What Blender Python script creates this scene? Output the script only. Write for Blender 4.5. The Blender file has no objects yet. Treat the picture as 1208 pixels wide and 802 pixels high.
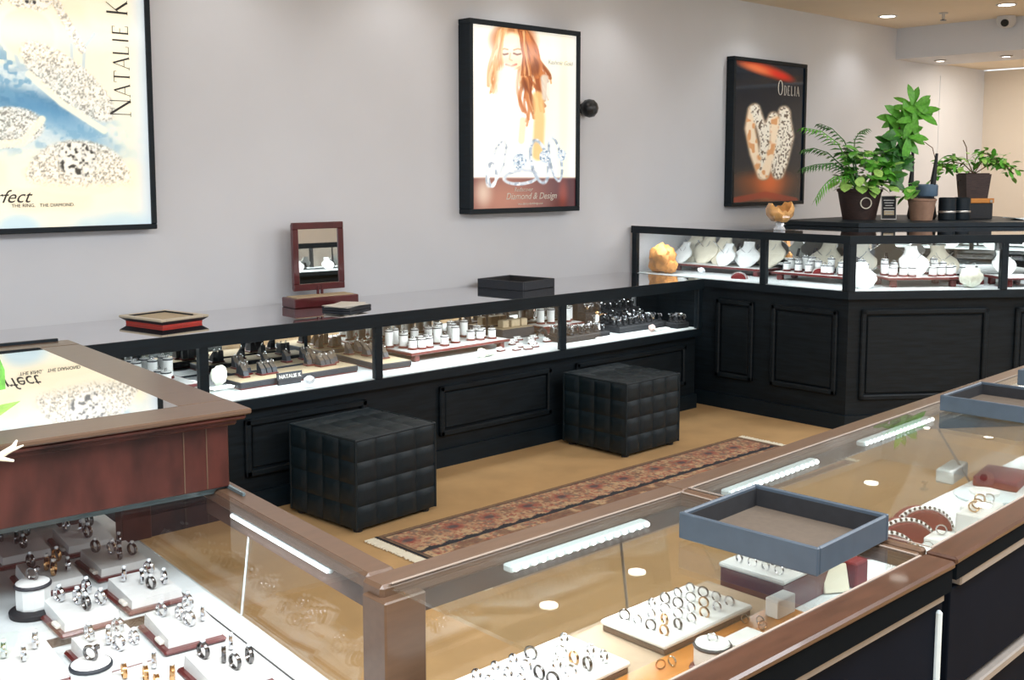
import bpy, bmesh, math, random
import numpy as np
from mathutils import Vector, Matrix
R = math.radians
C = bpy.context.scene.collection
sc = bpy.context.scene
rnd = random.Random(7)

# ---------------------------------------------------------------- camera, world, exposure
cam = bpy.data.cameras.new('camera'); camo = bpy.data.objects.new('camera', cam); C.objects.link(camo)
YAW, PITCH = R(47.0), R(6.0)
camo.location = (0, 0, 1.5)
camo.rotation_euler = (R(90) - PITCH, 0, YAW - R(90))
cam.sensor_width = 36.0; cam.lens = 1290.0 / 1208.0 * 36.0
cam.shift_y = -62.4 / 1208.0
cam.clip_start = 0.02
sc.camera = camo
w = bpy.data.worlds.new('world'); sc.world = w; w.use_nodes = True
w.node_tree.nodes['Background'].inputs[0].default_value = (0.84, 0.92, 1.0, 1)
w.node_tree.nodes['Background'].inputs[1].default_value = 0.95
sc.view_settings.view_transform = 'Standard'; sc.view_settings.look = 'None'
sc.view_settings.gamma = 1.0; sc.view_settings.exposure = 0.58
sc.cycles.transparent_max_bounces = 32
sc.cycles.max_bounces = 7
sc.cycles.caustics_reflective = False; sc.cycles.caustics_refractive = False

def area(name, loc, sx, sy, energy, col=(1, 1, 1), rot=(0, 0, 0), parent=None, spread=None):
    l = bpy.data.lights.new(name, 'AREA'); l.shape = 'RECTANGLE'; l.size = sx; l.size_y = sy
    l.energy = energy; l.color = col
    if spread: l.spread = R(spread)
    o = bpy.data.objects.new(name, l); C.objects.link(o); o.location = loc; o.rotation_euler = rot
    if parent: o.parent = parent
    return o
def spot(name, loc, energy, col, angle=85, blend=.6, rot=(0, 0, 0), r=.05):
    l = bpy.data.lights.new(name, 'SPOT'); l.energy = energy; l.color = col; l.spot_size = R(angle)
    l.spot_blend = blend; l.shadow_soft_size = r
    o = bpy.data.objects.new(name, l); C.objects.link(o); o.location = loc; o.rotation_euler = rot
    return o
CEIL = 2.76
area('added_ceiling_fill', (0.2, 0.6, CEIL - .06), 2.4, 1.2, 95, (.92, .96, 1))  # three unseen fill lights, added to brighten the room
area('added_ceiling_fill', (6.9, 1.2, CEIL - .06), 2.4, 1.2, 60, (.92, .96, 1))
area('added_ceiling_fill', (3.2, -0.2, CEIL - .06), 2.4, 1.2, 95, (.92, .96, 1))
DOWN = [(1.3, 4.5), (2.6, 4.5), (3.66, 4.54), (4.54, 4.54), (5.36, 4.54), (6.9, 4.5), (8.40, 4.54), (8.48, 3.62), (6.5, 3.3), (3.2, 2.9), (5.6, 2.4)]

# ---------------------------------------------------------------- helpers
def lin(c):
    c = np.asarray(c, dtype=float)
    return np.where(c <= .04045, c / 12.92, ((c + .055) / 1.055) ** 2.4)
def s8(r, g, b):
    return tuple(float(x) for x in lin(np.array([r, g, b]) / 255.0))

def mat(name, rgb, rough=.5, metal=0., var=.12, scale=12., bump=0., coat=0., ior=1.5, stretch=None, spec=.5):
    m = bpy.data.materials.new(name); m.use_nodes = True
    nt = m.node_tree; n = nt.nodes; L = nt.links
    b = n['Principled BSDF']
    tc = n.new('ShaderNodeTexCoord'); ns = n.new('ShaderNodeTexNoise')
    ns.inputs['Scale'].default_value = scale; ns.inputs['Detail'].default_value = 4
    src = tc.outputs['Object']
    if stretch:
        mp = n.new('ShaderNodeMapping'); mp.inputs['Scale'].default_value = stretch
        L.new(src, mp.inputs['Vector']); src = mp.outputs['Vector']
    L.new(src, ns.inputs['Vector'])
    rp = n.new('ShaderNodeValToRGB')
    lo = [max(0, c * (1 - var)) for c in rgb]; hi = [min(1, c * (1 + var)) for c in rgb]
    rp.color_ramp.elements[0].position = .3; rp.color_ramp.elements[1].position = .7
    rp.color_ramp.elements[0].color = (*lo, 1); rp.color_ramp.elements[1].color = (*hi, 1)
    L.new(ns.outputs['Fac'], rp.inputs['Fac']); L.new(rp.outputs['Color'], b.inputs['Base Color'])
    b.inputs['Roughness'].default_value = rough; b.inputs['Metallic'].default_value = metal
    b.inputs['IOR'].default_value = ior; b.inputs['Specular IOR Level'].default_value = spec
    if coat: b.inputs['Coat Weight'].default_value = coat; b.inputs['Coat Roughness'].default_value = .04
    if bump:
        bp = n.new('ShaderNodeBump'); bp.inputs['Strength'].default_value = bump; bp.inputs['Distance'].default_value = .004
        L.new(ns.outputs['Fac'], bp.inputs['Height']); L.new(bp.outputs['Normal'], b.inputs['Normal'])
    return m
def glass_mat(name, tint, f0=.045, amp=.9):
    m = bpy.data.materials.new(name); m.use_nodes = True
    nt = m.node_tree; n = nt.nodes; L = nt.links; n.remove(n['Principled BSDF'])
    lw = n.new('ShaderNodeLayerWeight'); lw.inputs['Blend'].default_value = .5
    p = n.new('ShaderNodeMath'); p.operation = 'POWER'; p.inputs[1].default_value = 5
    L.new(lw.outputs['Facing'], p.inputs[0])
    ma = n.new('ShaderNodeMath'); ma.operation = 'MULTIPLY_ADD'; ma.inputs[1].default_value = amp; ma.inputs[2].default_value = f0
    L.new(p.outputs[0], ma.inputs[0])
    t = n.new('ShaderNodeBsdfTransparent'); t.inputs[0].default_value = (*tint, 1)
    g = n.new('ShaderNodeBsdfGlossy'); g.inputs['Roughness'].default_value = .0; g.inputs[0].default_value = (1, 1, 1, 1)
    mx = n.new('ShaderNodeMixShader')
    L.new(ma.outputs[0], mx.inputs[0]); L.new(t.outputs[0], mx.inputs[1]); L.new(g.outputs[0], mx.inputs[2])
    L.new(mx.outputs[0], n['Material Output'].inputs[0])
    return m
def emit_mat(name, rgb, strength):
    m = bpy.data.materials.new(name); m.use_nodes = True
    nt = m.node_tree; b = nt.nodes['Principled BSDF']
    b.inputs['Base Color'].default_value = (*rgb, 1); b.inputs['Emission Color'].default_value = (*rgb, 1)
    b.inputs['Emission Strength'].default_value = strength
    return m
def print_mat(name, emis, rough=.12):
    m = bpy.data.materials.new(name); m.use_nodes = True
    nt = m.node_tree; n = nt.nodes; b = n['Principled BSDF']
    a = n.new('ShaderNodeAttribute'); a.attribute_name = 'ink'
    nt.links.new(a.outputs['Color'], b.inputs['Base Color'])
    if emis:
        nt.links.new(a.outputs['Color'], b.inputs['Emission Color']); b.inputs['Emission Strength'].default_value = emis
    b.inputs['Roughness'].default_value = rough
    return m

class MB:
    def __init__(s): s.v = []; s.f = []; s.mi = []; s.cur = 0; s.M = None
    def add(s, vs, fs):
        o = len(s.v)
        if s.M is not None: vs = [tuple(s.M @ Vector(p)) for p in vs]
        s.v += [tuple(p) for p in vs]; s.f += [tuple(i + o for i in f) for f in fs]; s.mi += [s.cur] * len(fs)
        return s
    def box(s, c, d, rz=0., ch=0., M=None):
        hx, hy, hz = d[0] / 2, d[1] / 2, d[2] / 2
        ch = min(ch, hx * .9, hy * .9, hz * .9)
        ca, sa = math.cos(rz), math.sin(rz)
        def T(p):
            if M is not None: q = M @ Vector(p); return (q.x + c[0], q.y + c[1], q.z + c[2])
            return (c[0] + p[0] * ca - p[1] * sa, c[1] + p[0] * sa + p[1] * ca, c[2] + p[2])
        if ch <= 0:
            vs = [T((x * hx, y * hy, z * hz)) for z in (-1, 1) for y in (-1, 1) for x in (-1, 1)]
            return s.add(vs, [(0, 2, 3, 1), (4, 5, 7, 6), (0, 1, 5, 4), (2, 6, 7, 3), (0, 4, 6, 2), (1, 3, 7, 5)])
        vs = []; idx = {}
        for z in (-1, 1):
            for y in (-1, 1):
                for x in (-1, 1):
                    for k, p in enumerate(((x * hx, y * (hy - ch), z * (hz - ch)), (x * (hx - ch), y * hy, z * (hz - ch)), (x * (hx - ch), y * (hy - ch), z * hz))):
                        idx[(x, y, z, k)] = len(vs); vs.append(T(p))
        fs = []
        for sg in (-1, 1):
            q = [(sg, -1, -1), (sg, 1, -1), (sg, 1, 1), (sg, -1, 1)]; fs.append([idx[(*a, 0)] for a in (q if sg > 0 else q[::-1])])
            q = [(-1, sg, -1), (1, sg, -1), (1, sg, 1), (-1, sg, 1)]; fs.append([idx[(*a, 1)] for a in (q[::-1] if sg > 0 else q)])
            q = [(-1, -1, sg), (1, -1, sg), (1, 1, sg), (-1, 1, sg)]; fs.append([idx[(*a, 2)] for a in (q if sg > 0 else q[::-1])])
        for a in (-1, 1):
            for b in (-1, 1):
                e = [(idx[(a, b, -1, 0)], idx[(a, b, 1, 0)], idx[(a, b, 1, 1)], idx[(a, b, -1, 1)]),
                     (idx[(a, -1, b, 0)], idx[(a, 1, b, 0)], idx[(a, 1, b, 2)], idx[(a, -1, b, 2)]),
                     (idx[(-1, a, b, 1)], idx[(1, a, b, 1)], idx[(1, a, b, 2)], idx[(-1, a, b, 2)])]
                fl = [a * b < 0, a * b > 0, a * b < 0]
                for q, fp in zip(e, fl): fs.append(q[::-1] if fp else q)
        for x in (-1, 1):
            for y in (-1, 1):
                for z in (-1, 1):
                    t = (idx[(x, y, z, 0)], idx[(x, y, z, 1)], idx[(x, y, z, 2)]); fs.append(t if x * y * z > 0 else t[::-1])
        return s.add(vs, fs)
    def prism(s, poly, z0, z1):
        n = len(poly)
        vs = [(x, y, z0) for x, y in poly] + [(x, y, z1) for x, y in poly]
        fs = [tuple(range(n))[::-1], tuple(range(n, 2 * n))] + [(i, (i + 1) % n, n + (i + 1) % n, n + i) for i in range(n)]
        return s.add(vs, fs)
    def lathe(s, prof, seg=16, c=(0, 0, 0), sx=1., sy=1., caps=True):
        vs = []; fs = []; m = len(prof)
        for r, z in prof:
            for k in range(seg):
                a = 2 * math.pi * k / seg; vs.append((c[0] + r * sx * math.cos(a), c[1] + r * sy * math.sin(a), c[2] + z))
        for i in range(m - 1):
            for k in range(seg):
                k2 = (k + 1) % seg; fs.append((i * seg + k, i * seg + k2, (i + 1) * seg + k2, (i + 1) * seg + k))
        if caps:
            fs.append(tuple(range(seg))[::-1]); fs.append(tuple(range((m - 1) * seg, m * seg)))
        return s.add(vs, fs)
    def tube(s, pts, r, seg=6, closed=False):
        pts = [Vector(p) for p in pts]; n = len(pts); vs = []; fs = []
        rr = r if isinstance(r, (list, tuple)) else [r] * n
        up = Vector((0, 0, 1))
        for i, p in enumerate(pts):
            if closed: d = pts[(i + 1) % n] - pts[i - 1]
            else: d = pts[min(i + 1, n - 1)] - pts[max(i - 1, 0)]
            d.normalize(); u = up if abs(d.z) < .95 else Vector((1, 0, 0))
            a = d.cross(u).normalized(); b = a.cross(d)
            for k in range(seg):
                t = 2 * math.pi * k / seg; vs.append(tuple(p + a * (rr[i] * math.cos(t)) + b * (rr[i] * math.sin(t))))
        for i in range(n if closed else n - 1):
            j = (i + 1) % n
            for k in range(seg):
                k2 = (k + 1) % seg; fs.append((i * seg + k, i * seg + k2, j * seg + k2, j * seg + k))
        if not closed: fs.append(tuple(range(seg))[::-1]); fs.append(tuple(range((n - 1) * seg, n * seg)))
        return s.add(vs, fs)
    def torus(s, c, R_, r, seg=18, sub=6, axis=(0, 1, 0), sx=1.):
        ax = Vector(axis).normalized(); u = ax.orthogonal().normalized()
        if abs(ax.z) < .9: u = Vector((0, 0, 1)).cross(ax).normalized()
        v = ax.cross(u)
        pts = [Vector(c) + u * (R_ * math.cos(2 * math.pi * k / seg)) + v * (R_ * math.sin(2 * math.pi * k / seg)) for k in range(seg)]
        vs = []; fs = []
        for k in range(seg):
            d = (pts[k] - Vector(c)).normalized()
            for j in range(sub):
                t = 2 * math.pi * j / sub; vs.append(tuple(pts[k] + d * (r * math.cos(t)) + ax * (r * sx * math.sin(t))))
        for k in range(seg):
            for j in range(sub):
                k2 = (k + 1) % seg; j2 = (j + 1) % sub; fs.append((k * sub + j, k2 * sub + j, k2 * sub + j2, k * sub + j2))
        return s.add(vs, fs)
    def ico(s, c, r, sub=1, d=(1, 1, 1), jit=0., rg=rnd):
        bm = bmesh.new(); bmesh.ops.create_icosphere(bm, subdivisions=sub, radius=1)
        vs = []
        for q in bm.verts:
            k = 1 + rg.uniform(-jit, jit); vs.append((c[0] + q.co.x * r * d[0] * k, c[1] + q.co.y * r * d[1] * k, c[2] + q.co.z * r * d[2] * k))
        fs = [tuple(q.index for q in f.verts) for f in bm.faces]; bm.free()
        return s.add(vs, fs)
    def build(s, name, m, parent=None, smooth=True, ang=.6):
        me = bpy.data.meshes.new(name); me.from_pydata(s.v, [], s.f)
        for x in (m if isinstance(m, (list, tuple)) else [m]): me.materials.append(x)
        me.polygons.foreach_set('material_index', s.mi)
        bm = bmesh.new(); bm.from_mesh(me); bmesh.ops.recalc_face_normals(bm, faces=bm.faces); bm.to_mesh(me); bm.free()
        if smooth:
            me.polygons.foreach_set('use_smooth', [True] * len(me.polygons))
            me.update(); me.set_sharp_from_angle(angle=ang)
        me.update()
        o = bpy.data.objects.new(name, me); C.objects.link(o)
        if parent: o.parent = parent
        return o
def tag(o, label=None, cat=None, group=None, kind=None):
    if label: o['label'] = label
    if cat: o['category'] = cat
    if group: o['group'] = group
    if kind: o['kind'] = kind
    return o
def thing(name, label, cat, loc=(0, 0, 0), rz=0., group=None):
    o = bpy.data.objects.new(name, None); C.objects.link(o); o.location = loc; o.rotation_euler = (0, 0, rz)
    o.empty_display_size = .05
    return tag(o, label, cat, group)
def struct(o): o['kind'] = 'structure'; return o
def kids(o): return [c for c in bpy.data.objects if c.parent == o]
def dup(root, loc, rz=0., label=None, group=None, scale=None, ch=None):
    r = root.copy(); C.objects.link(r); r.location = loc; r.rotation_euler = (0, 0, rz)
    if scale: r.scale = scale
    if label: r['label'] = label
    if group: r['group'] = group
    for c0 in (ch if ch is not None else kids(root)):
        c = c0.copy(); C.objects.link(c); c.parent = r
        for g0 in kids(c0):
            g = g0.copy(); C.objects.link(g); g.parent = c
    return r
def text(body, size, M, m, parent, name='lettering', align='CENTER', shear=0., off=0., sx=1., ext=.0006, space=1.):
    cu = bpy.data.curves.new('t', 'FONT'); cu.body = body; cu.size = size; cu.align_x = align; cu.shear = shear
    cu.offset = off; cu.extrude = ext; cu.space_character = space; cu.resolution_u = 3
    o = bpy.data.objects.new('t', cu); C.objects.link(o)
    bpy.context.view_layer.update()
    me = bpy.data.meshes.new_from_object(o.evaluated_get(bpy.context.evaluated_depsgraph_get()))
    bpy.data.objects.remove(o); bpy.data.curves.remove(cu)
    me.materials.clear(); me.materials.append(m)
    me.transform(M @ Matrix.Diagonal((sx, 1, 1, 1)))
    r = bpy.data.objects.new(name, me); C.objects.link(r); r.parent = parent
    return r
SERIF = {'N': [(.12, 0, .12, 1, .05), (.12, 1, .88, 0, .13), (.88, 0, .88, 1, .05)], 'A': [(.05, 0, .5, 1, .05), (.5, 1, .95, 0, .13), (.2, .33, .78, .33, .045)],
         'T': [(.5, 0, .5, 1, .13), (.05, .97, .95, .97, .05), (.05, .97, .05, .82, .04), (.95, .97, .95, .82, .04)], 'L': [(.2, 0, .2, 1, .13), (.2, .025, .85, .025, .05), (.85, 0, .85, .2, .04)],
         'I': [(.5, 0, .5, 1, .13)], 'E': [(.2, 0, .2, 1, .13), (.2, .975, .8, .975, .05), (.2, .52, .66, .52, .045), (.2, .025, .85, .025, .05), (.85, 0, .85, .2, .04), (.8, 1, .8, .82, .04)],
         'K': [(.2, 0, .2, 1, .13), (.2, .4, .82, 1, .05), (.36, .54, .9, 0, .13)], 'D': [(.2, 0, .2, 1, .12), (.2, .97, .55, .97, .05), (.2, .03, .55, .03, .05), (.55, .97, .84, .7, .09), (.84, .7, .84, .3, .13), (.84, .3, .55, .03, .09)],
         'O': [(.5 + .42 * math.cos(k * math.pi / 7), .5 + .5 * math.sin(k * math.pi / 7), .5 + .42 * math.cos((k + 1) * math.pi / 7), .5 + .5 * math.sin((k + 1) * math.pi / 7), .05 + .08 * abs(math.cos((k + .5) * math.pi / 7))) for k in range(14)]}
FEET = {'N': (.12, .88), 'A': (.05, .95), 'T': (.5,), 'L': (.2,), 'I': (.5,), 'E': (.2,), 'K': (.2, .9), 'D': (.2,), 'O': ()}
WID = {'I': .5, 'L': .8, 'E': .85, 'N': 1.1, 'O': 1.1}
def serif(word, hs, Mx, m, parent, gap=.18, sx=.8, th=1.):
    b = MB(); x = 0.
    for ch, h_ in zip(word, hs):
        wd = h_ * WID.get(ch, .95) * sx
        if ch == ' ': x += h_ * .5; continue
        st = list(SERIF[ch]) + [(f - .13, .015, f + .13, .015, .035) for f in FEET[ch]]
        for k, (x0, y0, x1, y1, t_) in enumerate(st):
            p0, p1 = Vector((x + x0 * wd, y0 * h_, 0)), Vector((x + x1 * wd, y1 * h_, 0)); d = (p1 - p0).normalized(); n_ = Vector((-d.y, d.x, 0)) * t_ * h_ * .5 * th
            q = [p0 + n_, p1 + n_, p1 - n_, p0 - n_]; z_ = .0006 + k * 1e-5
            b.add([tuple(Mx @ Vector((v.x, v.y, z_))) for v in q], [(0, 1, 2, 3)])
        x += wd + h_ * gap
    return tag(b.build('lettering', m, parent, smooth=False), kind='stuff')
FRONT = Matrix.Rotation(R(90), 4, 'X')          # text standing up, read from -Y

# ---------------------------------------------------------------- materials
M = {}
M['wall'] = mat('wall_paint', s8(224, 227, 233), .75, var=.015, scale=3)
M['wall2'] = mat('alcove_paint', s8(232, 222, 208), .75, var=.015, scale=3)
M['ceil'] = mat('ceiling_paint', s8(246, 233, 212), .85, var=.03, scale=2)
M['black'] = mat('black_stained_wood', (.003, .0090, .0145), .5, spec=.3, var=.3, scale=9, stretch=(1, 1, 8))
M['matteblack'] = mat('matte_black', (.003, .005, .007), .8, var=.1, spec=.04)
M['ebony'] = mat('espresso_wood', (.0045, .0085, .0120), .55, spec=.25, var=.45, scale=7, stretch=(1, 1, 10))
M['top'] = mat('polished_counter_top', (.80, .79, .80), .03, metal=1., var=.03, scale=5)
M['deck'] = mat('white_deck_liner', s8(214, 222, 224), .6, var=.03, scale=30)
M['white'] = mat('white_leatherette', s8(226, 229, 228), .5, var=.03, scale=40)
M['cream'] = mat('cream_leatherette', s8(232, 226, 206), .5, var=.04, scale=40)
M['glass'] = glass_mat('clear_glass', (.97, .985, .98))
M['topglass'] = glass_mat('counter_glass', (.95, .965, .95), .045, .95)
M['clearglass'] = glass_mat('low_iron_glass', (.985, .99, .99), .018, .5)
M['glassedge'] = mat('glass_edge', s8(92, 108, 112), .15, var=.1, scale=20)
M['mirror'] = mat('mirror', (.85, .86, .85), .01, metal=1., var=.01)
M['trimrear'] = mat('dark_walnut_trim', s8(66, 42, 32), .28, var=.25, scale=5, stretch=(2, 12, 12), coat=.2)
M['trim'] = mat('brown_wood_trim', s8(90, 69, 54), .3, var=.10, scale=6, stretch=(2, 12, 12))
M['trim_dark'] = mat('dark_brown_wood', s8(66, 49, 40), .3, var=.2, scale=6, stretch=(2, 12, 12))
M['honey'] = mat('honey_wood_and_glow', s8(196, 128, 58), .35, var=.14, scale=5, stretch=(1, 8, 8))  # wood on the box lid; painted warm glow on the near deck
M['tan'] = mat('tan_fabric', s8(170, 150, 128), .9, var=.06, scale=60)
M['redwood'] = mat('mahogany', s8(66, 32, 26), .42, spec=.3, var=.6, scale=6, stretch=(2.2, 2.2, 1))
M['redbase'] = mat('dark_red_lacquer', s8(92, 28, 26), .28, var=.15, scale=20, coat=.5)
M['red'] = mat('red_lacquer', s8(190, 44, 26), .35, var=.1, scale=20)
M['maroon'] = mat('maroon_velvet', s8(112, 22, 24), .8, var=.15, scale=60)
M['mirrorframe'] = mat('rosewood_frame', s8(84, 24, 28), .3, var=.2, scale=12, coat=.5)
M['beige'] = mat('beige_suede', s8(190, 172, 142), .85, var=.08, scale=60)
M['beigerim'] = mat('champagne_rim', s8(205, 192, 168), .35, var=.06, scale=30)
M['char'] = mat('charcoal_leatherette', s8(38, 43, 51), .55, var=.12, scale=60)
M['taupe'] = mat('taupe_suede', s8(84, 75, 66), .85, var=.1, scale=60)
M['blackitem'] = mat('black_velvet', (.012, .013, .016), .7, var=.2, scale=60)
M['slate'] = mat('slate_blue_tray', s8(64, 76, 88), .45, var=.08, scale=30)
M['slatein'] = mat('tray_felt', s8(84, 74, 64), .9, var=.08, scale=80)
M['steel'] = mat('brushed_metal', s8(196, 192, 186), .35, metal=.85, var=.06, scale=30)
M['bead'] = mat('bronze_bead', s8(150, 138, 128), .5, var=.05)
M['rail'] = mat('champagne_aluminium', s8(128, 122, 116), .45, var=.06, scale=30)
M['door'] = mat('navy_laminate', s8(12, 18, 28), .7, spec=.04, var=.1, scale=8)
M['silver'] = mat('silver', s8(214, 216, 220), .14, metal=1., var=.1, scale=60)
M['darksilver'] = mat('oxidised_silver', s8(120, 118, 118), .2, metal=1., var=.3, scale=80)
M['gold'] = mat('gold', s8(206, 164, 116), .2, metal=1., var=.1, scale=60)
M['gem'] = mat('gem', s8(225, 232, 238), .05, var=.2, scale=200, coat=1., ior=2.2)
M['leather'] = mat('black_leather', (.003, .0100, .0148), .46, spec=.42, var=.2, scale=60, bump=.08)
M['carpet'] = mat('tan_carpet', s8(178, 144, 98), .9, var=.09, scale=5, bump=.1)
M['leaf'] = mat('leaf_green', s8(98, 174, 60), .45, var=.35, scale=6)
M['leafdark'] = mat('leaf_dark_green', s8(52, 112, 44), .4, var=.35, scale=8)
M['leafpale'] = mat('leaf_pale_green', s8(162, 208, 106), .5, var=.25, scale=8)
M['stem'] = mat('stem_brown', s8(92, 70, 46), .8, var=.25, scale=20)
M['pot'] = mat('dark_woven_pot', s8(52, 36, 32), .6, var=.35, scale=30, stretch=(1, 1, 6), bump=.3)
M['terra'] = mat('weathered_terracotta', s8(150, 118, 98), .85, var=.2, scale=14)
M['soil'] = mat('potting_soil', s8(48, 36, 28), .95, var=.3, scale=60)
M['orangerock'] = mat('orange_crystal_rock', s8(236, 158, 84), .5, var=.3, scale=20, bump=.5)
M['coral'] = mat('white_coral', s8(232, 234, 220), .7, var=.1, scale=40, bump=.6)
M['agate'] = mat('amber_agate', s8(226, 170, 108), .2, var=.4, scale=16, coat=.6)
M['crystal'] = mat('clear_crystal', s8(210, 218, 226), .06, var=.2, scale=60, coat=1., ior=1.8)
M['paper'] = mat('paper_card', s8(232, 228, 218), .7, var=.03, scale=20)
M['ink'] = mat('dark_ink', s8(60, 58, 56), .6, var=.05)
M['pinkstone'] = mat('pink_shell', s8(228, 196, 186), .4, var=.25, scale=50)
M['whitecam'] = mat('white_plastic', s8(214, 216, 220), .4, var=.02)
M['bulb'] = emit_mat('lamp_glow', (1, .95, .85), 6.)
M['led'] = emit_mat('led_glow', (.92, .97, 1.), 2.5)
M['ledbody'] = mat('led_housing', s8(206, 222, 228), .35, var=.04, scale=30)

# ---------------------------------------------------------------- the room
W = 4.88
MB().box((5, 1, -.05), (18, 12, .1)).build('floor', M['carpet']); struct(bpy.data.objects['floor'])
MB().box((3.55, W + .06, 1.4), (15.0, .12, 2.8)).build('wall_back', M['wall'])
MB().box((3.6, .6, CEIL + .06), (11.2, 8.6, .12)).build('ceiling', M['ceil'])
MB().box((9.59, 2.0, 2.626), (.78, 5.76, .268)).build('wall_header', M['wall'])
MB().box((11.05, 2.0, 1.2), (.12, 5.9, 2.6)).build('wall_alcove', M['wall2'])
MB().box((10.55, W + .055, 1.2), (1.0, .12, 2.4)).build('trim_alcove', M['wall'])
MB().box((10.48, 2.0, 2.56), (1.0, 5.76, .1)).build('ceiling_alcove', M['ceil'])
for nme in ('floor', 'wall_back', 'ceiling', 'wall_header', 'wall_alcove', 'trim_alcove', 'ceiling_alcove'): struct(bpy.data.objects[nme])
area('alcove_light', (10.05, 3.6, 2.506), .1, 1.6, 16, (1, .88, .74))

def downlight(x, y, label, z=CEIL, en=26, col=(1, .98, .95)):
    t = thing('ceiling_downlight', label, 'ceiling light', (x, y, z), 0, 'recessed ceiling downlights')
    MB().lathe([(.075, 0), (.078, -.004), (.07, -.008), (.058, -.006)], 20, caps=False).build('trim_ring', M['whitecam'], t)
    MB().lathe([(.058, -.0065), (.03, -.006), (.002, -.006)], 20).build('lamp_lens', M['bulb'], t)
    spot('downlight_lamp', (x, y, z - .003), en, col, 135, 1., (R(-8), 0, 0), .02)
LB = {5: 'round recessed ceiling light in the far corner beside the back wall', 7: 'round recessed ceiling light above the white security camera'}
for i, (x, y) in enumerate(DOWN):
    downlight(x, y, LB.get(i, 'recessed ceiling light out of frame, ' + ('first', 'second', 'third', 'fourth', 'fifth', 'sixth')[i] + ' of the row along the back wall' if i < 6 else 'recessed ceiling light out of frame over the ' + {8: 'tall counters', 9: 'aisle', 10: 'aisle end'}.get(i, 'floor')), en=(22 if i < 5 else 26 if i < 9 else 10))
for x, y, l in ((9.55, 4.64, 'small spotlight under the header, farther left one'), (9.6, 4.08, 'small spotlight under the header, nearer right one')):
    t = thing('header_spotlight', l, 'ceiling light', (x, y, 2.492))
    MB().lathe([(.05, 0), (.055, -.006), (.04, -.012)], 16, caps=False).build('trim_ring', M['steel'], t)
    MB().lathe([(.04, -.008), (.005, -.01)], 16).build('lamp_lens', M['bulb'], t)
t = thing('security_camera', 'small white dome security camera with dark lens on the header wall', 'camera', (9.12, 3.89, 2.724))
MB().lathe([(.07, .035), (.075, .0), (.068, -.03), (.045, -.055), (.004, -.062)], 20).build('camera_body', M['whitecam'], t)
MB().tube([(-.045, -.01, -.02), (-.078, -.02, -.028)], [.034, .028], 14).build('camera_lens', M['blackitem'], t)
t = thing('fire_sprinkler', 'small grey fire sprinkler hanging from the tan ceiling', 'sprinkler', (8.56, 4.15, CEIL))
MB().lathe([(.035, 0), (.035, -.008), (.012, -.01), (.012, -.05)], 12).build('sprinkler_body', M['steel'], t)
MB().lathe([(.004, -.05), (.024, -.056), (.024, -.062), (.004, -.064)], 10).build('deflector', M['darksilver'], t)
for x, y, wh in ((0.2, 0.6, 'leftmost'), (3.2, -0.2, 'middle'), (6.9, 1.2, 'rightmost')):  # added frames around the unseen fill lights
    t = thing('added_fill_panel', 'added rectangular ceiling fill light, unseen outside the picture, ' + wh + ' of three', 'ceiling light', (x, y, CEIL), 0, 'added ceiling fill lights')
    m = MB()
    for dx, dy, sx, sy in ((0, .62, 2.5, .05), (0, -.62, 2.5, .05), (1.23, 0, .05, 1.2), (-1.23, 0, .05, 1.2)): m.box((dx, dy, -.012), (sx, sy, .024))
    m.build('fill_panel_frame', M['whitecam'], t)
t = thing('wall_speaker', 'small round black speaker ball on the wall right of the portrait poster', 'speaker', (5.17, W, 1.905))
MB().tube([(0, 0, 0), (0, -.035, 0)], .035, 14).build('wall_mount', M['blackitem'], t)
MB().ico((0, -.06, 0), .06, 2, jit=.03).build('speaker_ball', mat('black_gloss_grille', (.02, .022, .025), .3, var=.5, scale=80, bump=.4), t)

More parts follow.
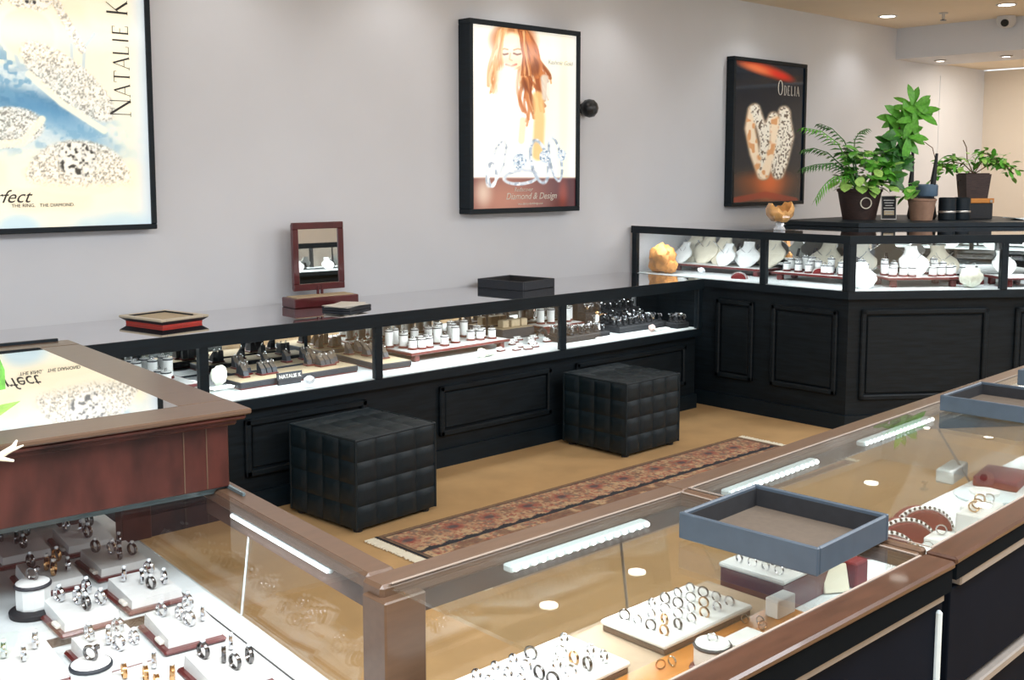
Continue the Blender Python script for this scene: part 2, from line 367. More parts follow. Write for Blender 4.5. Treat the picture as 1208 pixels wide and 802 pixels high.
# ---------------------------------------------------------------- display counters
def frame_panel(m, x0, x1, z0, z1, y, wd=.03):
    for a, b, c, d in ((x0, x1, z0, z0 + wd), (x0, x1, z1 - wd, z1), (x0, x0 + wd, z0, z1), (x1 - wd, x1, z0, z1)):
        m.box(((a + b) / 2, y - .007, (c + d) / 2), (b - a, .022, d - c), ch=.006)
    m.box(((x0 + x1) / 2, y - .002, (z0 + z1) / 2), (x1 - x0 - 2.6 * wd, .012, z1 - z0 - 2.6 * wd), ch=.005)
def counter(name, label, cat, loc, rz, L, D, zd, zt, posts, panels, pz, b0=0., b1=None, led=8., topmat='top', end_glass=False, backmirror=True, rail=.045):
    b1 = L if b1 is None else b1
    t = thing(name, label, cat, loc, rz)
    q = lambda i, y0=0.: [(i * .0, y0), (L, y0), (b1, D), (b0, D)]
    def fp(y0, y1, e=0.):    # footprint strip between depths y0..y1
        f = lambda y: (b0 * y / D + e, L + (b1 - L) * y / D - e)
        return [(f(y0)[0], y0), (f(y0)[1], y0), (f(y1)[1], y1), (f(y1)[0], y1)]
    MB().prism(fp(.05, D, .0), 0, zd - .03).build('cabinet_base', M['ebony'], t)
    MB().prism(fp(.03, D, .0), 0, .09).build('plinth', M['black'], t)
    for a, b in panels:
        m = MB(); frame_panel(m, a, b, pz[0], pz[1], .045); m.build('raised_panel', M['ebony'], t)
    MB().prism(fp(.0, .06), zd - .045, zd).build('deck_rail', M['black'], t)
    MB().prism(fp(.012, D - .02, .004), zd - .012, zd + .003).build('display_deck', M['deck'], t)
    MB().prism(fp(.002, D), zt - .012, zt).build('counter_top', M[topmat], t)
    m = MB(); m.prism(fp(-.012, .03), zt - rail - .012, zt - .0125); m.prism(fp(-.012, .0015), zt - .0125, zt + .0006); m.build('top_rail', M['black'], t)
    xs = [0.] + list(posts) + [L]
    for i, x in enumerate(xs):
        if x == 0. and b0 == 0 and not end_glass: continue
        MB().box((min(max(x, .02), L - .02), .014, (zd + zt - rail) / 2), (.042, .036, zt - rail - zd), ch=.004).build('post', M['black'], t)
    for i in range(len(xs) - 1):
        MB().box(((xs[i] + xs[i + 1]) / 2, .012, (zd + zt - rail) / 2), (xs[i + 1] - xs[i] - .04, .006, zt - rail - zd - .002)).build('front_glass', M['glass'], t)
        xm0, xm1 = max(xs[i], b0 if i == 0 else xs[i]), min(xs[i + 1], b1)
        if backmirror:
            MB().box(((xm0 + xm1) / 2, D - .03, (zd + zt) / 2), (xm1 - xm0 - .02, .006, zt - zd - .03)).build('back_mirror', M['mirror'], t)
        Lb = xs[i + 1] - xs[i]
        MB().box(((xs[i] + xs[i + 1]) / 2, .05, zt - rail - .004), (Lb * .86, .022, .012)).build('led_bar', M['ledbody'], t)
        area('case_led_light', ((xs[i] + xs[i + 1]) / 2, .055, zt - rail - .016), Lb * .85, .02, led * Lb, (.95, .98, 1), (R(38), 0, 0), t, 150)
    MB().prism(fp(D - .02, D), zd, zt - .012).build('back_frame', M['black'], t)
    return t
# low counter along the back wall
wc = counter('display_counter', 'long black sit-down display counter along the back wall with three glazed bays', 'display counter', (-.6, 4.2, 0), 0,
             6.16, .675, .515, .83, (2.748, 3.65, 4.91), ((2.95, 3.6), (4.05, 4.85), (5.05, 6.05)), (.16, .42), led=2.5, rail=.05)
# tall counter reaching out from the wall, then the angled one
c1 = counter('display_counter', 'tall black display counter joining the back wall at right angles, white busts inside', 'display counter', (5.64, 4.855, 0), R(-90),
             1.625, .86, .82, 1.14, (1.045,), ((.68, .96), (1.09, 1.54)), (.2, .70), b1=1.188, led=1.7, end_glass=True, rail=.035)
ang = math.atan2(-.589, .808)
c2 = counter('display_counter', 'tall angled black display counter at the right edge, wide panelled base', 'display counter', (5.64, 3.23, 0), ang,
             1.9, .86, .82, 1.14, (.945,), ((.10, .88), (1.05, 1.8)), (.18, .71), b0=.437, led=1.7, end_glass=True, rail=.035)
# raised staff counter behind
def L2(x, y, z=0): return (5.64 + .808 * x + .589 * y, 3.23 - .589 * x + .808 * y, z)
t = thing('staff_counter', 'raised black staff counter behind the tall display cases, holding potted plants', 'counter', (0, 0, 0))
cn = (6.505, 3.667); cb = (7.25, 4.03)
e0, e1 = L2(1.95, .865)[:2], L2(1.95, 2.1)[:2]
MB().prism([(6.505, 4.28), cn, e0, e1, (7.9, 4.28)], 1.142, 1.17).build('worktop', M['black'], t)
MB().prism([(6.54, 4.24), (6.56, 3.72), L2(1.9, .93)[:2], L2(1.9, 2.05)[:2], (7.85, 4.24)], 0, 1.142).build('cabinet_base', M['ebony'], t)


# ---------------------------------------------------------------- wall posters (flat prints in deep frames)
nr = np.random.default_rng(5)
def canvas(corners, wpx, hpx):
    (x0, x1, t0, t1, b0, b1) = corners
    u = (np.arange(wpx) + .0) / (wpx - 1); v = (np.arange(hpx)) / (hpx - 1)   # v from bottom
    U, V = np.meshgrid(u, v)
    top = t0 + (t1 - t0) * U; bot = b0 + (b1 - b0) * U
    return U, V, x0 + (x1 - x0) * U, bot + (top - bot) * V
def sm(a, b, x): t_ = np.clip((x - a) / (b - a), 0, 1); return t_ * t_ * (3 - 2 * t_)
def ell(PX, PY, cx, cy, rx, ry, rot=0., soft=.15):
    c, s_ = math.cos(R(rot)), math.sin(R(rot)); dx, dy = PX - cx, PY - cy
    d = np.sqrt(((dx * c + dy * s_) / rx) ** 2 + ((-dx * s_ + dy * c) / ry) ** 2)
    return 1 - sm(1 - soft, 1 + soft, d)
def blend(img, mask, col, a=1.):
    img[:] = img * (1 - mask[..., None] * a) + np.array(col, dtype=float) / 255. * (mask[..., None] * a)
def noise2(h, w_, cell):
    gh, gw = int(h / cell) + 3, int(w_ / cell) + 3; g = nr.random((gh, gw))
    y = np.arange(h) / cell; x = np.arange(w_) / cell
    yi = y.astype(int); xi = x.astype(int); fy = (y - yi)[:, None]; fx = (x - xi)[None]
    fy = fy * fy * (3 - 2 * fy); fx = fx * fx * (3 - 2 * fx)
    g00 = g[yi][:, xi]; g01 = g[yi][:, xi + 1]; g10 = g[yi + 1][:, xi]; g11 = g[yi + 1][:, xi + 1]
    return (g00 * (1 - fx) + g01 * fx) * (1 - fy) + (g10 * (1 - fx) + g11 * fx) * fy
def diamonds(img, mask, base=(222, 216, 200), dark=(118, 112, 100), amt=.6, cell=1.9):
    h, w_ = mask.shape
    n_ = noise2(h, w_, cell) * .6 + noise2(h, w_, cell * .6) * .4
    blend(img, mask, base, .75)
    blend(img, mask * sm(.5, .62, n_), (250, 248, 240), .9)
    blend(img, mask * sm(.42, .32, n_) if False else mask * (1 - sm(.24, .46, n_)), dark, amt)
def line(PX, PY, pts, wd):
    d = np.full(PX.shape, 1e9)
    for (ax, ay), (bx, by) in zip(pts[:-1], pts[1:]):
        vx, vy = bx - ax, by - ay; L_ = vx * vx + vy * vy + 1e-9
        t_ = np.clip(((PX - ax) * vx + (PY - ay) * vy) / L_, 0, 1)
        d = np.minimum(d, np.hypot(PX - ax - t_ * vx, PY - ay - t_ * vy))
    return 1 - sm(wd * .6, wd * 1.3, d)
def print_mesh(img, x0, x1, z0, z1, y, m, parent):
    h, w_ = img.shape[:2]
    xs = np.linspace(x0, x1, w_); zs = np.linspace(z0, z1, h)
    X, Z = np.meshgrid(xs, zs)
    v = np.stack([X.ravel(), np.full(X.size, y), Z.ravel()], 1)
    i = np.arange(h * w_).reshape(h, w_)
    f = np.stack([i[:-1, :-1].ravel(), i[:-1, 1:].ravel(), i[1:, 1:].ravel(), i[1:, :-1].ravel()], 1)
    me = bpy.data.meshes.new('poster_print'); me.from_pydata(v.tolist(), [], f.tolist())
    col = me.color_attributes.new('ink', 'FLOAT_COLOR', 'POINT')
    rgba = np.ones((h * w_, 4)); rgba[:, :3] = lin(np.clip(img.reshape(-1, 3), 0, 1))
    col.data.foreach_set('color', rgba.ravel().astype(np.float32))
    me.materials.append(m); me.update()
    o = bpy.data.objects.new('poster_print', me); C.objects.link(o); o.parent = parent
    return o
def poster_frame(t, x0, x1, z0, z1, yf, wd, m):
    """box frame from the wall to yf with rails of width wd; all in world x,z; parent origin is 0"""
    for a, b, c, d, n_ in ((x0, x1, z1 - wd, z1, 1), (x0, x1, z0, z0 + wd, 1), (x0, x0 + wd, z0 + wd, z1 - wd, 0), (x1 - wd, x1, z0 + wd, z1 - wd, 0)):
        MB().box(((a + b) / 2, (yf + W) / 2, (c + d) / 2), (b - a, W - yf, d - c), ch=.003).build('frame_rail', m, t)
    MB().box(((x0 + x1) / 2, (yf + W) / 2 + .02, (z0 + z1) / 2), (x1 - x0 - wd, W - yf - .04, z1 - z0 - wd)).build('light_box', M['black'], t)
# left poster
t = thing('lightbox_poster', 'large backlit poster of diamond rings on water, cut by the left edge', 'poster')
X0, X1, Z0, Z1, YF = 1.30, 2.243, 1.24, 2.42, 4.80
poster_frame(t, X0, X1, Z0, Z1, YF, .024, M['black'])
px = lambda x: 1.557 + (x - 2) / 183. * .684
U, V, PX, PY = canvas((-60, 176, -28, -28, 268, 263), 236, 296)
h, w_ = PX.shape; img = np.zeros((h, w_, 3)); img[:] = np.array((255, 248, 222)) / 255.
n1 = noise2(h, w_, 30)
blend(img, sm(.45, .8, n1), (255, 240, 206), .6)
blend(img, sm(150, 176, PX), (206, 224, 240), .8)
blend(img, sm(215, 265, PY) * sm(.3, .7, noise2(h, w_, 40)), (190, 220, 236), .8)
riv = sm(78, 96, PY) * (1 - sm(160, 200, PY)) * (1 - sm(70, 150, PX - (PY - 120) * .6))
blend(img, riv, (196, 218, 228), .85); blend(img, riv * sm(.4, .7, noise2(h, w_, 7)), (104, 160, 192), .6); blend(img, riv * sm(.5, .7, noise2(h, w_, 2.5)), (226, 236, 238), .5)
blend(img, ell(PX, PY, 34, 128, 66, 13, 10, .7), (64, 120, 160), .8); blend(img, ell(PX, PY, 60, 140, 50, 10, 22, .7), (92, 150, 190), .7)
blend(img, ell(PX, PY, 90, 160, 50, 9, 20, .8), (128, 176, 204), .6)
blend(img, ell(PX, PY, 8, 100, 30, 32, -30, .3) * sm(.4, .6, noise2(h, w_, 5)), (110, 160, 190), .8)
for pts in (((50, 60), (52, 75), (40, 92), (20, 95)), ((88, 62), (88, 88)), ((115, 48), (103, 64), (100, 95)), ((26, 78), (30, 90), (44, 96))):
    blend(img, line(PX, PY, pts, 2.2), (190, 208, 214), .8)
crown = np.maximum(line(PX, PY, ((-20, 60), (10, 22), (24, -5)), 6), line(PX, PY, ((62, -5), (78, 28), (100, 66)), 5))
diamonds(img, np.maximum(crown, ell(PX, PY, 44, 6, 30, 24, 0, .12)))
blend(img, ell(PX, PY, 40, 54, 30, 26, 0, .1), (254, 242, 208), 1)
blend(img, ell(PX, PY, 41, 20, 2, 2), (60, 60, 60)); blend(img, ell(PX, PY, 49, 20, 2, 2), (60, 60, 60))
diamonds(img, ell(PX, PY, 84, 104, 62, 24, 36, .08), amt=.6)
blend(img, line(PX, PY, ((40, 98), (75, 128), (122, 156)), 4), (250, 246, 226), .9)
diamonds(img, ell(PX, PY, 12, 157, 42, 22, -8, .08), amt=.7)
blend(img, line(PX, PY, ((0, 176), (30, 172), (52, 146)), 4), (252, 246, 222), .9)
mk = ell(PX, PY, 92, 212, 60, 44, 0, .06) * (1 - sm(208, 222, PY + np.abs(PX - 92) * .1 - 4))
blend(img, line(PX, PY, ((32, 205), (60, 222), (92, 225), (125, 221), (152, 206)), 6), (252, 244, 216), 1)
diamonds(img, mk, amt=.6); diamonds(img, ell(PX, PY, 90, 190, 22, 20, 0, .1), base=(236, 234, 224), dark=(40, 40, 36), amt=.85, cell=4)
print_mesh(img, X0 + .024, X1 - .024, Z0 + .024, Z1 - .024, YF + .012, print_mat('backlit_print', .30), t)
tm = lambda x, z, rot=0: Matrix.Translation((x, YF + .010, z)) @ FRONT @ Matrix.Rotation(R(rot), 4, 'Z')
serif('NATALIE K', (.096, .074, .074, .074, .074, .074, .074, .06, .096), tm(px(158), 1.748, 90), M['ink'], t, .11, .74, .75)
text('Perfect', .078, tm(px(35), 1.372), M['ink'], t, align='RIGHT', shear=.45)
text('THE RING.   THE DIAMOND.', .021, tm(px(86), 1.352), M['ink'], t, align='RIGHT')
# portrait poster
t = thing('lightbox_poster', 'backlit poster of a woman with long wavy hair above large silver rings', 'poster')
X0, X1, Z0, Z1, YF = 4.128, 5.045, 1.257, 2.37, 4.78
poster_frame(t, X0, X1, Z0, Z1, YF, .03, M['black'])
U, V, PX, PY = canvas((556, 680, 25, 40, 248, 244), 230, 340)
h, w_ = PX.shape; img = np.zeros((h, w_, 3)); img[:] = np.array((255, 254, 244)) / 255.
blend(img, sm(620, 660, PX) * (1 - sm(130, 200, PY)), (238, 240, 236), .8)
blend(img, ell(PX, PY, 664, 130, 8, 110, 0, .9), (252, 246, 214), .8); blend(img, ell(PX, PY, 640, 100, 10, 80, 0, .9), (240, 238, 214), .6)
def hair(pts, wd, col, a=.9):
    n_ = noise2(h, w_, 3); blend(img, line(PX, PY, pts, wd) * (.6 + .4 * n_), col, a)
hr = random.Random(4)
def strand(x0, y0, x1, y1, amp, wl, ph, wd, col, a_):
    n_ = 14; pts = []
    for k in range(n_ + 1):
        q = k / n_; pts.append((x0 + (x1 - x0) * q ** .8 + amp * (.25 + q) * math.sin(ph + q * wl), y0 + (y1 - y0) * q))
    blend(img, line(PX, PY, pts, wd), col, a_)
cols = ((206, 128, 70), (176, 98, 52), (150, 78, 40), (224, 158, 98), (236, 186, 130), (196, 112, 60))
blend(img, ell(PX, PY, 603, 46, 27, 24, 0, .25), (196, 122, 70), .9)
for k in range(46):                                   # right-hand mass
    q = hr.random(); strand(604 + 14 * q, 28 + 6 * q, 614 + 32 * q + hr.uniform(-4, 4), hr.uniform(84, 132), hr.uniform(2, 5), hr.uniform(6, 10), hr.uniform(0, 6), hr.uniform(.8, 2.4), hr.choice(cols), .75)
for k in range(30):                                   # left-hand mass, lighter
    q = hr.random(); strand(596 - 10 * q, 28 + 6 * q, 584 - 10 * q + hr.uniform(-3, 4), hr.uniform(70, 108), hr.uniform(1.5, 4), hr.uniform(6, 10), hr.uniform(0, 6), hr.uniform(.7, 2.), hr.choice(((224, 164, 104), (236, 190, 136), (206, 136, 80), (244, 214, 170))), .7)
for k in range(9): strand(616 + hr.uniform(-3, 3), 90, 622 + hr.uniform(-6, 8), hr.uniform(125, 148), 2.5, 6, hr.uniform(0, 6), 1.4, hr.choice(cols), .7)
blend(img, ell(PX, PY, 628, 78, 5, 9, 10, .6), (116, 58, 30), .6); blend(img, ell(PX, PY, 616, 98, 4, 7, -10, .6), (112, 54, 28), .6)
blend(img, ell(PX, PY, 602, 58, 14, 22, -4, .12), (250, 224, 190), 1)
blend(img, ell(PX, PY, 598, 46, 12, 10, 0, .4), (255, 240, 214), .8)
for ex in (592, 607): blend(img, line(PX, PY, ((ex - 4, 60), (ex, 61.5), (ex + 4, 60.5)), 1.2), (120, 76, 50), .9)
for ex in (592, 608): blend(img, line(PX, PY, ((ex - 5, 56), (ex, 54.5), (ex + 4, 55.5)), 1.), (196, 140, 96), .8)
blend(img, line(PX, PY, ((599, 60), (598, 67), (601, 68.5)), .9), (232, 182, 138), .9)
blend(img, line(PX, PY, ((594, 73.5), (600, 75.5), (606, 73)), 1.3), (214, 128, 104), .9)
blend(img, line(PX, PY, ((588, 68), (592, 77), (601, 81), (610, 76)), 1.), (232, 184, 136), .8)
for k in range(10): strand(591 + hr.uniform(-3, 1), 36, 587 + hr.uniform(-3, 2), 80, 1.5, 5, hr.uniform(0, 6), .9, hr.choice(((214, 146, 88), (232, 184, 128))), .8)
for k in range(12): strand(612 + hr.uniform(-2, 4), 34, 617 + hr.uniform(-3, 4), 86, 2, 5, hr.uniform(0, 6), 1., hr.choice(cols), .8)
blend(img, line(PX, PY, ((596, 86), (594, 110), (590, 150), (592, 190)), 13), (255, 252, 244), .85)
blend(img, line(PX, PY, ((632, 112), (634, 140), (632, 182)), 7), (238, 196, 124), .9); blend(img, line(PX, PY, ((640, 90), (642, 112)), 5), (226, 224, 214), .8)
blend(img, line(PX, PY, ((614, 140), (612, 165)), 4), (250, 222, 178), .7)
floor_ = sm(208, 212, PY + 0 * PX)
blend(img, floor_, (104, 62, 58), 1); blend(img, floor_ * ell(PX, PY, 590, 236, 40, 30, 0, .9), (188, 130, 104), .8); blend(img, floor_ * sm(640, 676, PX), (78, 44, 50), .7); blend(img, floor_ * ell(PX, PY, 664, 228, 5, 14, 0, .9), (150, 70, 56), .8)
blend(img, floor_ * ell(PX, PY, 568, 228, 8, 14, 0, .9), (232, 216, 196), .7)
def pring(cx, cy, rx, ry, rot, wd, col=(176, 190, 204)):
    o_ = ell(PX, PY, cx, cy, rx, ry, rot, .06); i_ = ell(PX, PY, cx, cy, rx - wd, ry - wd, rot, .1); mk_ = np.clip(o_ - i_, 0, 1)
    blend(img, mk_, col, 1); blend(img, mk_ * sm(.45, .75, noise2(h, w_, 7)), (244, 248, 252), .8); blend(img, mk_ * (1 - sm(.2, .42, noise2(h, w_, 6))), (120, 136, 154), .55)
pring(583, 193, 9, 30, 18, 3.5, (220, 226, 230)); pring(578, 206, 6, 16, 0, 3, (226, 230, 234)); pring(612, 209, 22, 10, -6, 4, (206, 214, 222)); pring(634, 190, 12, 28, -12, 4); pring(654, 187, 9, 28, -10, 3.5)
for cx, cy, r_ in ((610, 190, 8.5), (641, 184, 7), (662, 182, 6)):
    mk_ = ell(PX, PY, cx, cy, r_, r_ * 1.15, 0, .1); blend(img, mk_, (206, 218, 228), 1); blend(img, mk_ * sm(.55, .7, noise2(h, w_, 2.5)), (255, 255, 255), 1); blend(img, mk_ * (1 - sm(.25, .4, noise2(h, w_, 3))), (110, 138, 166), .8)
print_mesh(img, X0 + .03, X1 - .03, Z0 + .03, Z1 - .03, YF + .012, print_mat('backlit_print_warm', .36), t)
tm = lambda x, z, rot=0: Matrix.Translation((x, YF + .010, z)) @ FRONT @ Matrix.Rotation(R(rot), 4, 'Z')
text('Diamond & Design', .056, tm(4.63, 1.338), M['paper'], t, shear=.3)
text('Rediscover', .034, tm(4.56, 1.385), M['paper'], t, shear=.3)
text('www.diamondanddesign.com', .018, tm(4.62, 1.305), M['paper'], t)
text('Kashmir Gold', .038, tm(4.875, 2.155), mat('grey_ink', s8(205, 206, 202), .6), t, shear=.15)
# dark poster
t = thing('lightbox_poster', 'black poster of interlaced white gold bands with an orange flare, beside the plants', 'poster')
X0, X1, Z0, Z1, YF = 6.70, 7.672, 1.247, 2.342, 4.81
poster_frame(t, X0, X1, Z0, Z1, YF, .028, M['black'])
U, V, PX, PY = canvas((869, 947, 69, 78, 239, 238), 150, 220)
h, w_ = PX.shape; img = np.zeros((h, w_, 3)); img[:] = np.array((14, 28, 40)) / 255.
fl = ell(PX, PY, 901, 80, 30, 6.5, 20, .7); blend(img, fl, (208, 70, 36), .95); blend(img, ell(PX, PY, 892, 79, 16, 4, 18, .8), (226, 130, 80), .7); blend(img, ell(PX, PY, 920, 87, 12, 4, 22, .8), (214, 40, 30), .8)
gl = ell(PX, PY, 905, 212, 32, 30, 0, .9); blend(img, gl * sm(190, 214, PY), (170, 84, 40), .8); blend(img, ell(PX, PY, 910, 214, 12, 18, 0, .9) * sm(200, 206, PY), (214, 104, 52), .8)
blend(img, line(PX, PY, ((872, 236), (905, 230), (940, 238)), 4), (150, 54, 34), .7)
bands = (((889, 128), (886, 150), (892, 180), (901, 206)), 6), (((891, 126), (899, 150), (906, 178), (902, 205)), 6), (((912, 136), (904, 155), (902, 180)), 6), (((914, 140), (914, 166), (908, 192), (903, 206)), 6), (((926, 132), (922, 160), (916, 200)), 6), (((924, 130), (930, 160), (924, 190), (919, 205)), 7)
for pts, wd in bands: blend(img, line(PX, PY, pts, wd + .6), (150, 120, 92), 1)
for i, (pts, wd) in enumerate(bands):
    mk_ = line(PX, PY, pts, wd - .6)
    if i in (0, 3): blend(img, mk_, (238, 218, 190), 1); blend(img, mk_ * sm(.6, .75, noise2(h, w_, 8)), (206, 140, 84), .8)
    else: blend(img, mk_, (232, 226, 212), 1); blend(img, mk_ * (1 - sm(.26, .44, noise2(h, w_, 2.6))), (84, 70, 56), .85)
print_mesh(img, X0 + .028, X1 - .028, Z0 + .028, Z1 - .028, YF + .012, print_mat('gloss_print', .25, .06), t)
tm = lambda x, z, rot=0: Matrix.Translation((x, YF + .010, z)) @ FRONT @ Matrix.Rotation(R(rot), 4, 'Z')
serif('ODELIA', (.11, .075, .075, .075, .075, .075), tm(7.28, 2.09), M['paper'], t, .14, .56, .8)
text('C', .11, tm(7.36, 1.985), mat('faint_ink', s8(70, 80, 88), .5), t, off=-.005)

# the shop behind the viewer, seen in the rosewood mirror
MB().box((6.9, -3.06, .95), (4.6, .12, 1.9)).build('wall_front', M['wall2']); struct(bpy.data.objects['wall_front'])

# ---------------------------------------------------------------- foreground glass counters
ZT, ZD = .82, .60
def strip_led(name_parent, x0, x1, y, z, en):
    """LED bar with lenses along local x"""
    m = MB(); m.box(((x0 + x1) / 2, y, z), (x1 - x0, .024, .014), ch=.003); o = m.build('led_bar', M['ledbody'], name_parent)
    m = MB(); n_ = int((x1 - x0) / .022)
    for k in range(n_): m.ico((x0 + .012 + k * (x1 - x0 - .02) / max(1, n_ - 1), y - .013, z + .001), .0065, 1)
    m.build('led_lenses', M['led'], o)
    area('case_led_light', ((x0 + x1) / 2, y - .02, z - .012), x1 - x0, .02, en, (.95, .98, 1), (R(-35), 0, 0), name_parent, 150)
def glass_counter(label, loc, rz, L, D, leds, honey=False, left_post=False, pane_split=None, deck_y=.59):
    """local x along the front glass (far from the viewer, at y=D), staff side at y=0"""
    t = thing('glass_counter', label, 'display counter', loc, rz)
    tw = .058
    # top frame
    MB().box((L / 2, D - tw / 2, ZT - .016), (L, tw, .032), ch=.006).build('front_trim', M['trim'], t)
    MB().box((L / 2, tw / 2 - .012, ZT - .007), (L, tw, .014), ch=.004).build('rear_trim', M['trimrear'], t)
    for x in ([.011] if not left_post else []) + [L - .011]: MB().box((x, D / 2, ZT - .0165), (.022, D - 2 * tw + .01, .031), ch=.004).build('side_trim', M['trim'], t)
    MB().box((L / 2, D / 2, ZT - .004), (L - .03, D - 2 * tw + .05, .006)).build('glass_top', M['topglass'], t)
    m = MB()
    for a, b, c, d in ((.02, L - .02, D - tw - .002, D - tw + .002), (.02, L - .02, tw - .016, tw - .012)) + (((L - .024, L - .021, tw - .01, D - tw),) if left_post else ((.021, .024, tw - .01, D - tw), (L - .024, L - .021, tw - .01, D - tw))):
        m.box(((a + b) / 2, (c + d) / 2, ZT + .0006), (b - a, d - c, .0018))
    m.build('glass_bead', M['bead'], t)
    MB().box((L / 2, D - .036, ZT - .052), (L - .004, .014, .044)).build('front_valance', M['trim_dark'], t)
    xs = [.03] + ([pane_split] if pane_split else []) + [L - .03]
    hg = ZT - ZD - .014; yb = deck_y + .004; yt = D - .014; sl = math.atan2(yt - yb, hg)
    RM = Matrix.Rotation(-sl, 3, 'X')
    for a, b in zip(xs[:-1], xs[1:]):
        MB().box(((a + b) / 2, (yt + yb) / 2, (ZT + ZD) / 2 - .01), (b - a - .003, .006, hg / math.cos(sl)), M=RM).build('front_glass', M['glass'], t)
        if b < L - .05: MB().box((b, (yt + yb) / 2, (ZT + ZD) / 2 - .01), (.0015, .007, hg / math.cos(sl)), M=RM).build('glass_seam', M['bead'], t)
    if left_post: MB().box((.034, D - .047, (ZT + ZD) / 2 - .02), (.086, .066, ZT - ZD + .0), ch=.003).build('corner_post', M['trim'], t)
    # deck and base
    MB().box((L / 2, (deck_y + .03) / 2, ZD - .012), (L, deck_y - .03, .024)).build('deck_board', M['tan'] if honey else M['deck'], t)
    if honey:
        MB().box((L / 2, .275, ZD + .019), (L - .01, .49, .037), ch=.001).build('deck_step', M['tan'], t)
        MB().box((L / 2, .19, ZD + .0385), (L - .012, .31, .003), ch=.001).build('deck_glow_panel', M['honey'], t)  # orange strip paints a warm reflection into the deck colour
    MB().box((L / 2, deck_y - .03, .325), (L - .01, .05, .50)).build('front_panel', M['ebony'], t)
    for x in (.012, L - .012): MB().box((x, deck_y / 2, .325), (.022, deck_y - .06, .50)).build('side_panel', M['ebony'], t)
    MB().box((L / 2, deck_y / 2, .04), (L - .04, deck_y - .1, .08)).build('plinth', M['black'], t)
    strip = leds
    for a, b, en in leds: strip_led(t, a, b, D - tw - .012, ZT - .034, en)
    return t
# B1: from the corner to the joint
Y0, D0 = .84, .638
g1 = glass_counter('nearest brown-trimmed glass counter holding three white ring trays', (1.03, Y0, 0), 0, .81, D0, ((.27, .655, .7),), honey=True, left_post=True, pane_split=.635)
# staff side fittings of B1
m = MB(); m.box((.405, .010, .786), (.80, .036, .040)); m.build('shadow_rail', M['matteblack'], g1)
m = MB(); m.box((.395, .008, .757), (.79, .022, .016), ch=.003); m.build('door_rail', M['rail'], g1)
for a, b in ((.0, .35), (.352, .80)):
    d = MB().box(((a + b) / 2, .014, .41), (b - a, .018, .675), ch=.002).build('sliding_door', M['door'], g1)
    MB().box((b - .02 if a > .1 else a + .03, .002, .65), (.012, .012, .17), ch=.004).build('door_handle', M['ledbody'], d)
# B2: next counter to the right, turned slightly
g2 = glass_counter('brown-trimmed glass counter at the right, with bracelet ramps and white blocks', (1.856, Y0 + .006, 0), R(2.2), 2.6, D0, ((.14, .53, .55), (.77, 1.19, .55), (1.5, 1.95, .55)), pane_split=1.28, deck_y=.475)
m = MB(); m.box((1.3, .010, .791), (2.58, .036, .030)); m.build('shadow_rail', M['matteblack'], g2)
m = MB(); m.box((1.32, .006, .766), (2.56, .022, .020), ch=.003); m.build('door_rail', M['rail'], g2)
for a, b in ((.012, .85), (.853, 1.7), (1.703, 2.59)):
    d = MB().box(((a + b) / 2, .012, .655), (b - a, .018, .20), ch=.002).build('upper_door', M['door'], g2)
    d = MB().box(((a + b) / 2, .012, .30), (b - a, .018, .44), ch=.002).build('drawer', M['door'], g2)
m = MB(); m.box((1.3, .004, .536), (2.57, .024, .018), ch=.003); m.build('drawer_rail', M['rail'], g2)
MB().box((1.3, .03, .40), (2.56, .012, .7)).build('carcass_back', M['black'], g2)

# wing: glass counter running back from the corner to the mahogany table case
AW = R(-4.6)
wing = thing('glass_counter', 'brown-trimmed glass counter on the left with a white deck full of ring trays', 'display counter', (1.105, 1.478, 0), AW)
# local: x<0 into the case (staff side), y>0 towards the wall
LW = 1.35; DW = .75
MB().box((-.03, .36, ZT - .016), (.058, .72, .032), ch=.006).build('front_trim', M['trim'], wing)
MB().box((-.036, .37, ZT - .052), (.014, .70, .044)).build('front_valance', M['trim_dark'], wing)
hg = ZT - ZD - .03; gx0, gx1 = -.083, -.022; sl = math.atan2(gx1 - gx0, hg); RM = Matrix.Rotation(sl, 3, 'Y')
for y0, y1 in ((.01, .495), (.497, 1.16)): MB().box(((gx0 + gx1) / 2, (y0 + y1) / 2, ZD + .001 + hg / 2), (.006, y1 - y0, hg / math.cos(sl)), M=RM).build('front_glass', M['glass'], wing)
MB().tube([(gx0 + .002, .465, ZD + .002), (gx1, .535, ZD + hg)], .0022, 6).build('glass_seam', M['ledbody'], wing)
MB().box((-.055 - DW / 2, .33, ZT - .004), (DW, .62, .008)).build('glass_top', M['clearglass'], wing)
MB().box((-.41, .640, ZT - .003), (.76, .006, .011)).build('glass_edge', M['glassedge'], wing)
MB().box((-.030, .60, ZT + .004), (.006, .10, .007)).build('glass_edge', M['glassedge'], wing)
MB().box((-DW / 2 - .040, LW / 2, ZD - .012), (DW - .080, LW, .024)).build('deck_board', M['deck'], wing)
MB().box((-.130, LW / 2, ZD + .0005), (.0035, LW - .02, .002)).build('deck_joint', M['ink'], wing)
MB().box((-.575, .93, ZD + .009), (.71, .76, .016)).build('deck_riser', [M['deck']], wing)
MB().box((-.54, .548, ZD + .0085), (.78, .006, .0165)).build('riser_edge', M['trim'], wing)
MB().box((-.10, LW / 2, .325), (.05, LW, .50)).build('front_panel', M['ebony'], wing)
MB().box((-DW / 2 - .04, LW / 2, .04), (DW - .18, LW - .06, .08)).build('plinth', M['black'], wing)
ledw = MB().box((-.056, .34, ZT - .034), (.010, .42, .009), ch=.002).build('led_bar', M['ledbody'], wing)
MB().box((-.062, .34, ZT - .034), (.003, .41, .006)).build('led_lens', M['led'], ledw)
area('case_led_light', (-.09, .34, ZT - .05), .42, .02, .45, (.95, .98, 1), (R(-30), 0, R(90)), wing, 150)

